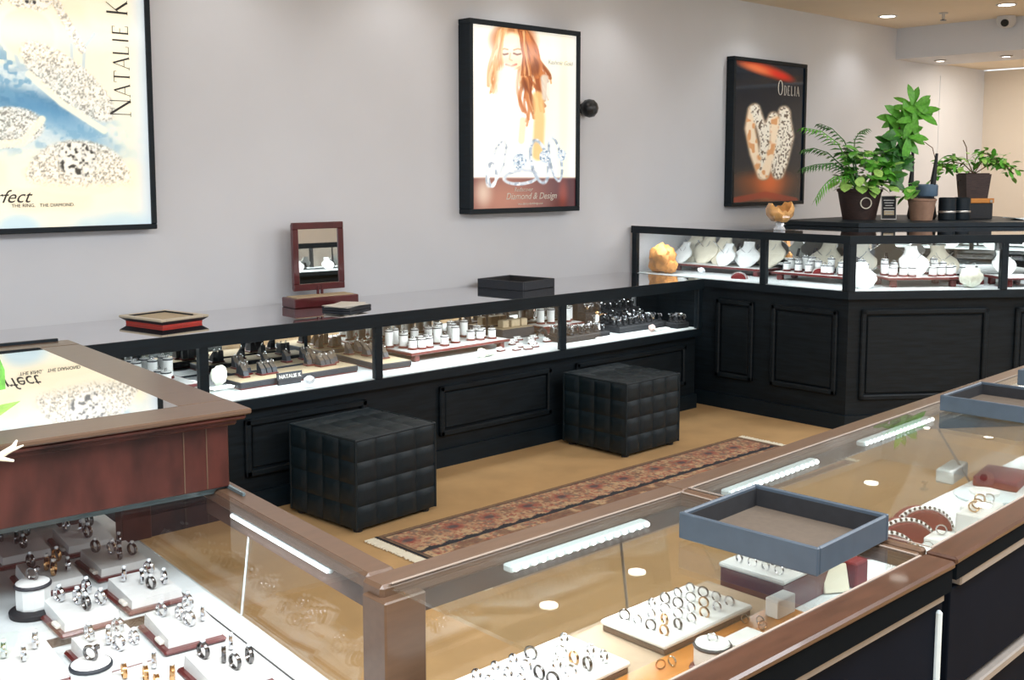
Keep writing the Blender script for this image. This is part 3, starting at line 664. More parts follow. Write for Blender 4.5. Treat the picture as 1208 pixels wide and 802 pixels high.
# mahogany table case on top of the wing's end
tb = thing('table_case', 'mahogany glass-topped table case at the left, its moulded lid reflecting the poster', 'display case', (1.125, 2.10, 0), R(-4.0))
TL, TDp, T0, T1 = 1.25, 1.16, .826, 1.0
MB().box((-TL / 2, .012, (T0 + T1 - .022) / 2), (TL, .024, T1 - .022 - T0), ch=.002).build('front_board', M['redwood'], tb)
MB().box((-TL / 2, TDp - .012, (T0 + T1 - .022) / 2), (TL, .024, T1 - .022 - T0), ch=.002).build('back_board', M['redwood'], tb)
for x in (-.012, -TL + .012): MB().box((x, TDp / 2, (T0 + T1 - .022) / 2), (.024, TDp - .05, T1 - .022 - T0), ch=.002).build('side_board', M['redwood'], tb)
m = MB()
for x in (-.05, -.10): m.box((x, -.0005, (T0 + T1) / 2 - .012), (.0022, .002, T1 - T0 - .03))
m.build('board_joint', M['trim'], tb)
for a, b, c, d in ((-TL - .02, .035, -.045, .075), (-TL - .02, .035, TDp - .075, TDp + .03)):
    MB().box(((a + b) / 2, (c + d) / 2, T1 - .006), (b - a, d - c, .012), ch=.003).build('lid_rail', M['trim'], tb)
for a, b in ((-.085, .035), (-TL - .02, -TL + .10)):
    MB().box(((a + b) / 2, TDp / 2, T1 - .0062), (b - a, TDp - .15, .0116), ch=.003).build('lid_rail', M['trim'], tb)
MB().box((-TL / 2 + .008, TDp / 2 - .01, T1 - .018), (TL + .036, TDp + .055, .011), ch=.004).build('lid_moulding', M['redwood'], tb)
MB().box((-TL / 2 + .004, TDp / 2 - .005, T1 - .030), (TL + .016, TDp + .03, .013), ch=.004).build('lid_moulding', M['redwood'], tb)
MB().box((-TL / 2 - .0, TDp / 2, T1 - .003), (TL - .16, TDp - .14, .006)).build('glass_top', mat('black_backed_glass', (.80, .80, .79), .012, var=.03, metal=1.), tb)
MB().box((-TL / 2, TDp + .022, T1 + .002), (TL, .012, .012)).build('back_lip', M['black'], tb)
MB().box((-.052, .45, .7135), (.072, .05, .224), ch=.002).build('leg', M['redwood'], tb)
MB().box((-.62, .66, .7135), (1.0, .05, .224), ch=.002).build('cross_board', M['redwood'], tb)
MB().box((-.30, TDp - .1, .413), (.5, .08, .826), ch=.002).build('rear_leg', M['redwood'], tb)

# ---------------------------------------------------------------- ottomans and the runner
def ottoman(label, loc, rz):
    t = thing('ottoman', label, 'ottoman', loc, rz, None)
    S, Hh = .465, .405; m = MB(); n = 4; k = 6
    def face(fn):
        for i in range(n):
            for j in range(n):
                vs = []; fs = []
                for a in range(k + 1):
                    for b in range(k + 1):
                        u, v = (i + a / k) / n, (j + b / k) / n
                        p = (min(a, k - a) / k * 2, min(b, k - b) / k * 2)
                        h_ = .009 * (1 - (1 - min(1, p[0] * 1.6)) ** 3) * (1 - (1 - min(1, p[1] * 1.6)) ** 3)
                        vs.append(fn(u, v, h_))
                for a in range(k):
                    for b in range(k): q = a * (k + 1) + b; fs.append((q, q + k + 1, q + k + 2, q + 1))
                m.add(vs, fs)
    hs = S / 2 - .008; zb = .02; zt_ = Hh - .008
    face(lambda u, v, h_: (-hs + 2 * hs * u, -hs - h_, zb + (zt_ - zb) * v)); face(lambda u, v, h_: (hs - 2 * hs * u, hs + h_, zb + (zt_ - zb) * v))
    face(lambda u, v, h_: (hs + h_, -hs + 2 * hs * u, zb + (zt_ - zb) * v)); face(lambda u, v, h_: (-hs - h_, hs - 2 * hs * u, zb + (zt_ - zb) * v))
    face(lambda u, v, h_: (-hs + 2 * hs * u, -hs + 2 * hs * v, zt_ + h_))
    m.build('quilted_cover', M['leather'], t, ang=1.2)
    p = MB()
    for z in (zt_,):
        p.tube([(-hs, -hs, z), (hs, -hs, z), (hs, hs, z), (-hs, hs, z)], .006, 6, True)
    for x in (-1, 1):
        for y in (-1, 1): p.tube([(x * hs, y * hs, zb), (x * hs, y * hs, zt_)], .006, 6)
    p.build('piping', M['leather'], t)
    for x in (-1, 1):
        for y in (-1, 1): MB().lathe([(.02, 0), (.024, .022)], 10, (x * .19, y * .19, 0)).build('foot', M['blackitem'], t)
    MB().box((0, 0, .024), (S - .03, S - .03, .01)).build('base_board', M['blackitem'], t)
    return t
ottoman('black quilted leather cube ottoman, the nearer one on the left', (2.745, 3.91, 0), R(4.5))
ottoman('black quilted leather cube ottoman, the farther one near the tall counter', (4.495, 3.935, 0), R(1.))
t = thing('runner_rug', 'patterned oriental runner rug in rust and brown lying along the aisle', 'rug', (0, 0, 0))
xa, xb, ya, yb = 2.56, 5.08, 2.84, 3.575
nx, ny = 420, 124
u = np.linspace(0, 1, nx); v = np.linspace(0, 1, ny); U, V = np.meshgrid(u, v)
XX, YY = U * (xb - xa) * 100, V * (yb - ya) * 100
img = np.zeros((ny, nx, 3)); img[:] = np.array((172, 144, 110)) / 255.
f1 = noise2(ny, nx, 2.4); f2 = noise2(ny, nx, 9); f3 = noise2(ny, nx, 1.6); f4 = noise2(ny, nx, 4)
blend(img, sm(.5, .66, f2), (158, 116, 90), .6); blend(img, sm(.58, .68, f4), (150, 92, 72), .6); blend(img, 1 - sm(.30, .40, f1), (104, 92, 84), .65); blend(img, sm(.66, .76, f1), (186, 160, 124), .7); blend(img, sm(.70, .78, f3), (140, 62, 54), .6)
for k in range(12):
    cx = 10 + k * 22 + rnd.uniform(-2, 2); cy = 61 + rnd.uniform(-1, 1)
    blend(img, ell(XX, YY, cx, cy, 5.5, 4.2, 0, .5) * sm(.25, .5, f1), (134, 62, 54), .7); blend(img, ell(XX, YY, cx, cy, 2.6, 1.8, 0, .4), (70, 64, 70), .8)
    blend(img, ell(XX, YY, cx + 11, cy + 1, 4, 3, 0, .6) * sm(.3, .5, f3), (112, 84, 68), .7)
mid = (np.abs(YY - 28) < 17) * 1.0
blend(img, mid * sm(.3, .6, f2), (104, 78, 62), .7)
for k in range(5): blend(img, mid * ell(XX, YY, 25 + k * 50, 28, 17, 10, 0, .3), (140, 84, 66), .6); blend(img, mid * ell(XX, YY, 25 + k * 50, 28, 8, 5, 0, .3), (72, 64, 66), .7)
zig = 48. + 1.8 * np.abs(((XX / 5) % 2) - 1)
blend(img, ((YY > 46.) & (YY < zig)) * 1., (28, 32, 40), .92)
edge = np.minimum(np.minimum(YY, (yb - ya) * 100 - YY), np.minimum(XX, (xb - xa) * 100 - XX))
blend(img, (edge < 2.2) * 1., (112, 88, 66), .8); blend(img, ((edge > 2.2) & (edge < 3.4)) * 1., (70, 56, 50), .8)
blend(img, (XX < 1.6) * 1., (24, 28, 34), 1)
xs, ys = np.linspace(xa, xb, nx), np.linspace(ya, yb, ny); X_, Y_ = np.meshgrid(xs, ys)
vv = np.stack([X_.ravel(), Y_.ravel(), .008 + .0012 * nr.random(X_.size)], 1)
i_ = np.arange(nx * ny).reshape(ny, nx)
ff = np.stack([i_[:-1, :-1].ravel(), i_[:-1, 1:].ravel(), i_[1:, 1:].ravel(), i_[1:, :-1].ravel()], 1)
me = bpy.data.meshes.new('woven_field'); me.from_pydata(vv.tolist(), [], ff.tolist())
ca = me.color_attributes.new('ink', 'FLOAT_COLOR', 'POINT'); rgba = np.ones((nx * ny, 4)); rgba[:, :3] = lin(np.clip(img.reshape(-1, 3), 0, 1)); ca.data.foreach_set('color', rgba.ravel().astype(np.float32))
me.materials.append(print_mat('rug_pile', 0, .95)); o = bpy.data.objects.new('woven_field', me); C.objects.link(o); o.parent = t
MB().box(((xa + xb) / 2, (ya + yb) / 2, .004), (xb - xa, yb - ya, .0075)).build('rug_backing', M['tan'], t)
m = MB(); rg = random.Random(3)
for xe, sg in ((xa, -1), (xb, 1)):
    for k in range(90):
        y = ya + (k + .5) * (yb - ya) / 90; m.box((xe + sg * .025, y, .005), (.05 + rg.uniform(-.01, .012), .0055, .004), rg.uniform(-.15, .15))
tag(m.build('fringe', M['cream'], t, smooth=False), kind='stuff')

# ---------------------------------------------------------------- helpers for many small copies
def tree(root):
    ks = kids(root); return [(c, kids(c)) for c in ks]
def copy(tr, root, loc, rz=0., label=None, group=None, first=[None], scale=None):
    r = root.copy(); C.objects.link(r); r.location = loc; r.rotation_euler = (0, 0, rz)
    if scale: r.scale = (scale,) * 3 if not isinstance(scale, tuple) else scale
    if label: r['label'] = label
    if group: r['group'] = group
    for c0, gs in tr:
        c = c0.copy(); C.objects.link(c); c.parent = r
        for g0 in gs:
            g = g0.copy(); C.objects.link(g); g.parent = c
    return r
class Proto:
    """first use places the original, later uses copy it"""
    def __init__(s, root): s.root = root; s.tr = tree(root); s.used = False
    def put(s, loc, rz=0., label=None, group=None, scale=None):
        if s.used: return copy(s.tr, s.root, loc, rz, label, group, scale=scale)
        s.used = True; o = s.root; o.location = loc; o.rotation_euler = (0, 0, rz)
        if scale: o.scale = (scale,) * 3 if not isinstance(scale, tuple) else scale
        if label: o['label'] = label
        if group: o['group'] = group
        return o
def ring_cylinder(h, r, name='ring_cylinder'):
    t = thing(name, 'white ring cylinder', 'ring holder')
    MB().lathe([(r * 1.22, 0), (r * 1.25, .006), (r * 1.05, .012)], 14).build('base', M['redbase'], t)
    MB().lathe([(r * .96, .011), (r, .016), (r, h - .004)], 14).build('body', M['white'], t)
    MB().lathe([(r * 1.04, h - .005), (r * 1.07, h - .002), (r * 1.02, h + .001)], 14).build('rim', M['char'], t)
    m = MB(); m.lathe([(r * .97, h), (r * .9, h + .004), (r * .15, h + .0045)], 14); m.build('pad', M['white'], t)
    m = MB(); m.torus((0, 0, h + .010), .0085, .0016, 12, 5, (1, .4, 0)); m.build('ring', M['silver'], t)
    return Proto(t)
CT, CM_, CS = ring_cylinder(.090, .0225), ring_cylinder(.072, .0225), ring_cylinder(.055, .0225)
def footed_tray(label, loc, rz, lx, ly, h=.05, white=True):
    t = thing('footed_tray', label, 'display tray', loc, rz)
    MB().box((0, 0, h - .007), (lx, ly, .014), ch=.003).build('tray_board', M['redbase'], t)
    MB().box((0, 0, h + .001), (lx - .03, ly - .03, .003)).build('liner', M['white'], t)
    for x in (-1, 1):
        for y in (-1, 1): MB().box((x * (lx / 2 - .05), y * (ly / 2 - .03), (h - .013) / 2), (.036, .036, h - .013), ch=.005).build('foot', M['redbase'], t)
    return t
def bust(name, wd, hg, m):
    t = thing(name, 'white necklace bust', 'necklace bust')
    n, k = 16, 12; vs = []; fs = []
    def wz(v):   # half width at height fraction v
        ks = ((0, .36), (.10, .60), (.32, .98), (.44, 1.), (.56, .93), (.74, .50), (.84, .40), (1., .42))
        for (v0, w0), (v1, w1) in zip(ks[:-1], ks[1:]):
            if v <= v1 + 1e-6: return wd * .5 * (w0 + (w1 - w0) * (v - v0) / (v1 - v0))
        return wd * .2
    for s_ in (0, 1):
        for i in range(n + 1):
            v = i / n
            for j in range(k + 1):
                u = -1 + 2 * j / k; x = u * wz(v)
                y = (v * hg * .42 - .012) - .03 * math.cos(u * 1.3) * (1 - .55 * v) + (.012 if s_ else 0)
                vs.append((x, y, v * hg * .92))
    N = (n + 1) * (k + 1)
    for i in range(n):
        for j in range(k):
            q = i * (k + 1) + j; fs.append((q, q + 1, q + k + 2, q + k + 1)); fs.append((N + q, N + q + k + 1, N + q + k + 2, N + q + 1))
    for j in range(k):
        fs.append((j, N + j, N + j + 1, j + 1)); q = n * (k + 1) + j; fs.append((q, q + 1, N + q + 1, N + q))
    for i in range(n):
        q = i * (k + 1); fs.append((q, q + k + 1, N + q + k + 1, N + q)); q += k; fs.append((q, N + q, N + q + k + 1, q + k + 1))
    b = MB(); b.add(vs, fs); b.build('bust_form', m, t, ang=.9)
    MB().box((0, hg * .30, hg * .30), (.02, hg * .40, .008), ch=.002, M=Matrix.Rotation(R(-55), 3, 'X')).build('easel_leg', M['char'], t)
    pts = [(wd * .5 * .52 * math.sin(a), -.034 + .42 * hg * (.62 + .22 * math.cos(a)) - .012, hg * .92 * (.64 - .20 * math.cos(a) * .0 + .20 * abs(math.sin(a)) - .22 * math.cos(a * .5) ** 2 + .1)) for a in np.linspace(-1.3, 1.3, 11)]
    MB().tube([(x, y - .004, z) for x, y, z in pts], .0016, 5).build('necklace', M['silver'], t)
    return Proto(t)
BW, BC = bust('necklace_bust', .17, .17, M['white']), bust('necklace_bust', .20, .175, M['cream'])
def ring_stub(n_):
    t = thing('ring_stub_display', 'charcoal slanted ring display', 'ring holder')
    m = MB(); m.box((0, 0, .004), (.03 * n_ + .01, .05, .008), ch=.002); m.build('base', M['redbase'], t)
    for i in range(n_):
        x = (i - (n_ - 1) / 2) * .031
        vs = [(x - .013, -.022, .008), (x + .013, -.022, .008), (x + .013, .022, .008), (x - .013, .022, .008), (x - .013, -.014, .030), (x + .013, -.014, .030), (x + .013, .020, .058), (x - .013, .020, .058)]
        b = MB(); b.add(vs, [(0, 1, 2, 3)[::-1], (0, 1, 5, 4), (1, 2, 6, 5), (2, 3, 7, 6), (3, 0, 4, 7), (4, 5, 6, 7)]); s_ = b.build('stub', M['char'], t)
        b = MB(); b.add([(x - .012, -.0135, .0315), (x + .012, -.0135, .0315), (x + .012, .019, .0595), (x - .012, .019, .0595)], [(0, 1, 2, 3)]); b.build('suede_face', M['taupe'], s_)
        b = MB(); b.torus((x, .004, .056), .009, .0018, 12, 5, (1, .3, 0)); b.ico((x, .006, .066), .004, 1); b.build('ring', M['silver'], s_)
    return Proto(t)
RS1, RS2, RS3 = ring_stub(1), ring_stub(2), ring_stub(3)
def flat_tray(label, loc, rz, lx, ly, h, top, side, base):
    t = thing('display_tray', label, 'display tray', loc, rz)
    if base: MB().box((0, 0, .004), (lx - .008, ly - .008, .008), ch=.002).build('tray_base', M[base], t)
    MB().box((0, 0, (h + (.007 if base else 0)) / 2), (lx, ly, h - (.007 if base else 0)), ch=.004).build('tray_side', M[side], t)
    MB().box((0, 0, h + .0005), (lx - .012, ly - .012, .002)).build('pad', M[top], t)
    return t
def simple(name, label, cat, m, b, loc=(0, 0, 0), rz=0., group=None):
    o = b.build(name, m); o.location = loc; o.rotation_euler = (0, 0, rz); return tag(o, label, cat, group)

# ---------------------------------------------------------------- left bay of the low counter
zD = .5185
footed_tray('dark red footed tray of white ring cylinders in the leftmost bay, behind the table case', (2.06, 4.60, zD), 0, .40, .32)
zt = zD + .052
for x in (1.91, 1.98, 2.05, 2.12, 2.20):
    for y in (4.50, 4.57, 4.64, 4.71):
        if rnd.random() < .12: continue
        (CT if y > 4.6 else CS).put((x + rnd.uniform(-.008, .008), y + rnd.uniform(-.008, .008), zt), rnd.uniform(0, 3), 'white ring cylinder in the leftmost low bay', 'ring cylinders in the leftmost bay')
# second bay: charcoal ring displays on beige trays
b = MB(); b.ico((0, 0, .05), .046, 3, (1, .55, 1), .09); simple('coral_block', 'white coral lump on a clear riser beside the first black post', 'ornament', M['coral'], b, (2.335, 4.43, zD + .026), R(20))
t = thing('acrylic_riser', 'clear acrylic riser under the white coral lump', 'display riser', (2.345, 4.43, zD))
MB().box((0, 0, .023), (.12, .09, .004)).build('riser_top', M['glass'], t)
for x in (-.057, .057): MB().box((x, 0, .0105), (.004, .09, .021)).build('riser_side', M['glass'], t)
flat_tray('beige suede ring tray at the front of the second bay, sign lettered in front', (2.745, 4.50, zD), R(2), .66, .20, .034, 'beige', 'char', 'redbase')
flat_tray('beige suede ring tray at the back of the second bay', (2.80, 4.72, zD), R(2), .60, .15, .034, 'beige', 'char', 'redbase')
flat_tray('beige suede ring tray seen behind the second black post', (3.27, 4.57, zD), R(-3), .20, .44, .034, 'beige', 'char', 'redbase')
zz = zD + .037
for pr_, x, y, rz in ((RS3, 2.62, 4.50, 5), (RS2, 2.53, 4.555, 10), (RS1, 2.50, 4.50, 0), (RS3, 2.945, 4.50, 6), (RS2, 2.90, 4.56, -8), (RS1, 3.02, 4.545, 0)):
    pr_.put((x, y, zz), R(rz), 'charcoal ring stubs on the front beige tray', 'ring stubs on the front beige tray')
for pr_, x, y, rz in ((RS1, 2.74, 4.72, 0), (RS1, 2.86, 4.72, 4), (RS2, 2.60, 4.73, 0), (RS2, 2.98, 4.73, -6)):
    pr_.put((x, y, zz), R(rz), 'charcoal ring stubs on the back beige tray', 'ring stubs on the back beige tray')
for pr_, x, y, rz in ((RS1, 3.22, 4.70, 0), (RS3, 3.29, 4.60, 6), (RS2, 3.27, 4.48, -4), (RS2, 3.31, 4.72, 0)):
    pr_.put((x, y, zz), R(rz), 'charcoal ring stubs on the beige tray behind the second post', 'ring stubs on the side beige tray')
def crystal(label, loc, r, m='crystal'):
    b = MB(); b.lathe([(.002, 0), (r * .95, r * 1.0), (r, r * 1.15), (r * .62, r * 1.55), (.002, r * 1.56)], 9)
    o = b.build('crystal_ornament', M[m], smooth=False); o.location = loc; o.rotation_euler = (R(28), R(-20), 0); return tag(o, label, 'ornament')
crystal('large clear faceted crystal in front of the beige ring tray', (2.70, 4.262, zD + .010), .027)
t = thing('name_plate', 'small grey name plate standing on the front of the beige ring tray', 'sign', (2.665, 4.375, zD))
MB().box((0, 0, .040), (.135, .006, .036), ch=.001, M=Matrix.Rotation(R(-12), 3, 'X')).build('plate', M['char'], t)
MB().box((0, .004, .012), (.12, .014, .024), ch=.001).build('plate_foot', M['char'], t)
text('NATALIE K', .024, Matrix.Translation((0, -.0065, .032)) @ Matrix.Rotation(R(78), 4, 'X'), M['paper'], t)
# third bay: white ring cylinders on a long footed tray
footed_tray('long dark red footed tray crowded with white ring cylinders in the third bay', (3.775, 4.60, zD), R(2), .72, .32)
for (x, y), pr_ in zip(((3.50, 4.52), (3.545, 4.50), (3.50, 4.60), (3.585, 4.57), (3.60, 4.51), (3.70, 4.50), (3.715, 4.58), (3.645, 4.58), (3.86, 4.63), (3.93, 4.55), (3.99, 4.68), (4.03, 4.57), (4.07, 4.66), (4.06, 4.52), (3.51, 4.69), (3.58, 4.70), (3.66, 4.71), (3.75, 4.70), (3.83, 4.71), (3.91, 4.70), (3.81, 4.54), (3.45, 4.66), (3.98, 4.53)),
                       (CS, CS, CM_, CS, CS, CS, CT, CS, CT, CS, CT, CS, CS, CS, CT, CM_, CM_, CM_, CT, CT, CT, CT, CS)):
    pr_.put((x, y, zt), rnd.uniform(0, 3), 'white ring cylinder on the long red footed tray', 'ring cylinders on the long footed tray')
b = MB(); b.ico((0, 0, .025), .03, 2, (1.2, .8, .8), .25); b.ico((.05, .01, .018), .024, 2, (1.4, .8, .7), .25); b.ico((.1, .02, .015), .018, 2, (1.5, .8, .7), .25)
simple('crystal_cluster', 'white crystal cluster lying in front of the long footed tray', 'ornament', M['coral'], b, (3.80, 4.31, zD))
def card_stand():
    t = thing('earring_card', 'small white earring card', 'earring card')
    MB().box((0, 0, .004), (.05, .03, .008), ch=.002).build('card_base', M['redbase'], t)
    MB().box((0, .003, .012), (.046, .034, .003), M=Matrix.Rotation(R(28), 3, 'X')).build('card', M['white'], t)
    b = MB(); b.ico((-.01, -.002, .015), .004, 1); b.ico((.01, -.002, .015), .004, 1); b.build('earrings', M['silver'], t)
    return Proto(t)
CARD = card_stand()
for x, y in ((4.02, 4.40), (4.10, 4.36), (4.19, 4.42), (4.17, 4.34), (4.25, 4.37), (4.32, 4.46), (4.22, 4.52), (4.28, 4.57), (4.40, 4.55), (4.36, 4.62), (4.18, 4.60), (4.44, 4.46), (4.47, 4.60)):
    CARD.put((x, y, zD), rnd.uniform(-.3, .3), 'small white earring card beside the third post', 'earring cards on the white deck')
footed_tray('small dark red footed tray at the back, behind the third black post', (4.78, 4.735, zD), 0, .36, .17)
for x, y in ((4.68, 4.76), (4.74, 4.73), (4.80, 4.70), (4.87, 4.72), (4.93, 4.76)): CT.put((x, y, zt), 0, 'tall white ring cylinder on the small tray behind the third post', 'tall cylinders behind the third post')
flat_tray('small grey tray with beige blocks at the back of the third bay', (4.42, 4.745, zD), 0, .26, .13, .06, 'beige', 'char', None)
for x, wd in ((4.36, .05), (4.44, .07), (4.51, .05)):
    b = MB(); b.box((0, 0, .022), (wd, .05, .044), ch=.004); simple('beige_block', 'beige suede block on the small grey tray at the back', 'display block', M['beige'], b, (x, 4.75, zD + .0622), 0, 'beige blocks on the grey tray')
# right bay: black trays with silver pieces
flat_tray('black jewellery tray just right of the third post', (4.66, 4.42, zD), 0, .40, .15, .034, 'blackitem', 'blackitem', None)
flat_tray('long black jewellery tray in the rightmost low bay', (5.22, 4.48, zD), 0, .46, .19, .036, 'blackitem', 'blackitem', None)
t = thing('stepped_riser', 'black stepped riser behind the trays of silver earrings', 'display riser', (5.245, 4.70, zD))
for k, (y, h_) in enumerate(((-.07, .05), (.0, .10), (.07, .17))): MB().box((0, y, h_ / 2), (.52, .07, h_), ch=.002).build('step', M['blackitem'], t)
MB().box((0, .115, .14), (.52, .012, .26)).build('back_board', M['blackitem'], t)
def ear_stub():
    t = thing('earring_stub', 'small black stub', 'earring holder')
    MB().lathe([(.014, 0), (.015, .004), (.010, .008), (.008, .028), (.012, .032)], 8).build('stub', M['blackitem'], t)
    b = MB(); b.torus((0, -.008, .036), .010, .0022, 10, 5, (.3, 1, 0)); b.ico((.012, -.004, .030), .0055, 1); b.ico((-.010, .004, .042), .0055, 1); b.box((.0, -.012, .024), (.012, .003, .014)); b.build('silver_piece', M['silver'], t)
    return Proto(t)
ES = ear_stub()
def estub(x, y, z, l='on the long black tray'): ES.put((x, y, z), rnd.uniform(-.7, .7), 'silver earring stub ' + l, 'silver pieces ' + l, scale=rnd.uniform(.85, 1.3))
for x in np.linspace(4.50, 4.82, 6):
    for y in (4.38, 4.43, 4.475): estub(x + rnd.uniform(-.015, .015), y, zD + .038, 'on the tray by the third post')
for x in np.linspace(5.03, 5.42, 8):
    for y in (4.43, 4.48, 4.545): estub(x + rnd.uniform(-.015, .015), y, zD + .040)
for y, h_ in ((4.63, .05), (4.70, .10), (4.77, .17)):
    for x in np.linspace(5.02, 5.47, 9): estub(x + rnd.uniform(-.012, .012), y, zD + h_ + .001, 'on the black stepped riser')
flat_tray('short black tray in the front right corner of the low counter', (5.47, 4.325, zD), 0, .12, .10, .034, 'blackitem', 'blackitem', None)
for x in (5.435, 5.47, 5.505):
    for y in (4.30, 4.35): estub(x, y, zD + .038, 'on the short corner tray')
t = thing('angel_figurine', 'slim white robed figurine with golden head among the black trays', 'figurine', (4.93, 4.52, zD))
MB().lathe([(.026, 0), (.022, .02), (.012, .085), (.014, .10), (.006, .112)], 12).build('robe', M['white'], t)
MB().ico((0, 0, .124), .013, 2).build('head', M['gold'], t)
MB().tube([(0, 0, .10), (.02, -.02, .115), (.055, -.03, .112)], .004, 6).build('arms', M['gold'], t)
b = MB(); b.ico((0, 0, .022), .03, 2, (1, .7, .75), .15); simple('shell', 'pink and white shell on the deck in front of the black tray', 'ornament', M['pinkstone'], b, (5.20, 4.31, zD), R(30))
for x, y, rz in ((4.78, 4.315, 3), (5.30, 4.32, 0)):
    b = MB(); b.box((0, 0, .006), (.14, .04, .012), ch=.003); simple('white_bar', 'flat white display bar in the rightmost low bay, ' + ('left one' if x < 5 else 'right one'), 'display block', M['white'], b, (x, y, zD), R(rz))
for x in (4.55, 4.70):
    b = MB(); b.tube([(-.04, 0, .0), (-.03, 0, .035), (0, 0, .05), (.03, 0, .035), (.04, 0, .0)], .012, 8); simple('bracelet_ramp', 'dark bracelet ramp at the back right of the third post, ' + ('left one' if x < 4.6 else 'right one'), 'bracelet ramp', M['blackitem'], b, (x, 4.62, zD))

# ---------------------------------------------------------------- tall counters
zR = .8235
t = thing('crystal_rock', 'rough orange crystal rock at the wall end of the tall counter', 'ornament', (5.775, 4.70, zR))
b = MB(); b.ico((0, 0, .10), .10, 3, (.75, 1.0, .95), .12); b.ico((.0, .05, .055), .06, 3, (.8, 1, .9), .12); b.ico((0, -.06, .05), .06, 3, (.8, 1, .85), .12); b.build('rock_body', M['orangerock'], t)
footed_tray('long red footed tray of white necklace busts near the wall end', (6.09, 4.42, zR), R(-90), .74, .24)
zb = zR + .053
for y, x, pr_, sc_ in ((4.74, 6.03, BW, .9), (4.62, 6.12, BC, 1.2), (4.49, 6.13, BC, 1.2), (4.36, 6.0, BW, .95), (4.22, 6.05, BW, 1.05), (4.12, 6.16, BC, 1.2), (4.75, 6.16, BC, 1.2)):
    pr_.put((x, y, zb), R(-90 + rnd.uniform(-14, 14)), 'necklace bust on the tray near the wall end', 'necklace busts near the wall end', scale=sc_)
crystal('small white crystal on the deck edge of the tall counter', (5.80, 4.40, zR + .012), .026)
def ramp(label, loc, rz, s=1.):
    t = thing('bracelet_ramp', label, 'bracelet ramp', loc, rz); t.scale = (s, s, s)
    n_ = 10; a = [math.pi * k / n_ for k in range(n_ + 1)]
    pf = [(.055 * math.cos(q), .042 * math.sin(q)) for q in a]
    vs = [(x, -.022, z) for x, z in pf] + [(x, .022, z) for x, z in pf]; n1 = n_ + 1
    b = MB(); b.add(vs, [tuple(range(n1)), tuple(range(n1, 2 * n1))[::-1]] + [(i, n1 + i, n1 + i + 1, i + 1) for i in range(n_)] + [(0, n_, 2 * n1 - 1, n1)]); b.build('ramp_body', M['maroon'], t)
    b = MB(); b.tube([(x * 1.06, -.010, z * 1.06 + .001) for x, z in pf], .0052, 6); b.build('white_band', M['white'], t)
    b = MB()
    for q in np.linspace(.15, math.pi - .15, 17): b.ico((.060 * math.cos(q), -.012, .047 * math.sin(q)), .0042, 1)
    b.build('bracelet', M['darksilver'], t)
    return t
ramp('red half-round bracelet ramp at the front of the tall counter, near the first post', (5.80, 4.09, zR), R(-80), .9)
footed_tray('red footed tray of white ring cylinders in the middle bay of the tall counter', (6.02, 3.62, zR), R(-90), .62, .22)
for y, x, pr_ in ((3.86, 5.98, CS), (3.82, 6.05, CM_), (3.77, 5.97, CS), (3.72, 6.03, CM_), (3.69, 5.96, CS), (3.55, 5.97, CS), (3.51, 6.04, CM_), (3.46, 5.96, CS), (3.42, 6.03, CM_), (3.38, 5.97, CS), (3.40, 6.08, CT), (3.60, 6.07, CT), (3.80, 6.10, CT), (3.74, 6.08, CT), (3.66, 6.02, CM_), (3.48, 6.09, CT), (3.88, 6.06, CM_), (3.58, 5.96, CS), (3.36, 6.05, CM_)):
    pr_.put((x, y, zb), 0, 'white ring cylinder in the middle tall bay', 'ring cylinders in the middle tall bay')
BC.put((6.30, 3.80, zb - .03), R(-96), 'cream necklace bust behind the ring cylinders, left of the middle tall bay', None, scale=1.25)
BC.put((6.28, 3.55, zb - .03), R(-80), 'cream necklace bust behind the ring cylinders, right of the middle tall bay', None, scale=1.25)
ramp('red bracelet ramp with white band between the ring cylinders of the tall counter', (5.975, 3.62, zb), R(-60), .8)
rz2 = ang
p = L2(.15, .13, zR); BW.put(p, rz2 - .1, 'white necklace bust standing alone beside the corner post of the angled counter', None, scale=.95)
p = L2(.535, .27, zR); footed_tray('red footed tray with ring cylinders and one big white bust in the angled counter', p, rz2, .47, .26, h=.058)
zb2 = zR + .061
for x, y, pr_ in ((.36, .20, CS), (.42, .19, CS), (.655, .19, CS), (.715, .20, CS), (.35, .28, CM_), (.41, .29, CM_), (.66, .27, CM_), (.72, .29, CM_), (.47, .18, CS), (.60, .18, CS), (.38, .35, CT), (.70, .36, CT), (.64, .34, CM_), (.76, .25, CS)):
    q = L2(x, y, zb2); pr_.put(q, 0, 'white ring cylinder on the footed tray of the angled counter', 'ring cylinders in the angled counter')
p = L2(.535, .27, zb2); BW.put(p, rz2, 'big bright white necklace bust in the middle of the angled counter', None, scale=1.1)
p = L2(.80, .42, zR + .03); BC.put(p, rz2 + .15, 'cream necklace bust at the back right of the angled counter', None, scale=1.2)
t = flat_tray('red velvet tray behind the white coral in the angled counter', L2(.90, .40, zR), rz2, .16, .26, .03, 'white', 'redbase', None)
for x, y in ((.86, .30), (.92, .31), (.96, .36)): CM_.put(L2(x, y, zR + .033), 0, 'white ring cylinder on the velvet tray behind the white coral', 'cylinders behind the white coral')
b = MB(); b.ico((0, 0, .062), .07, 3, (1, .7, .9), .1); simple('coral_block', 'rough white coral block at the front right of the angled counter', 'ornament', M['coral'], b, L2(.80, .11, zR), rz2)
b = MB(); b.ico((0, 0, .05), .05, 2, (1, .6, 1), .1); simple('fossil', 'brown ammonite disc at the back of the angled counter beside the corner post', 'ornament', M['taupe'], b, L2(.30, .62, zR + .06), rz2)
b = MB(); b.box((0, 0, .031), (.12, .10, .062), ch=.003); simple('display_block', 'dark block carrying the brown ammonite disc', 'display block', M['char'], b, L2(.30, .62, zR), rz2)
p = L2(1.12, .2, zR); footed_tray('red footed tray right of the last post of the angled counter', p, rz2, .26, .24, h=.058)
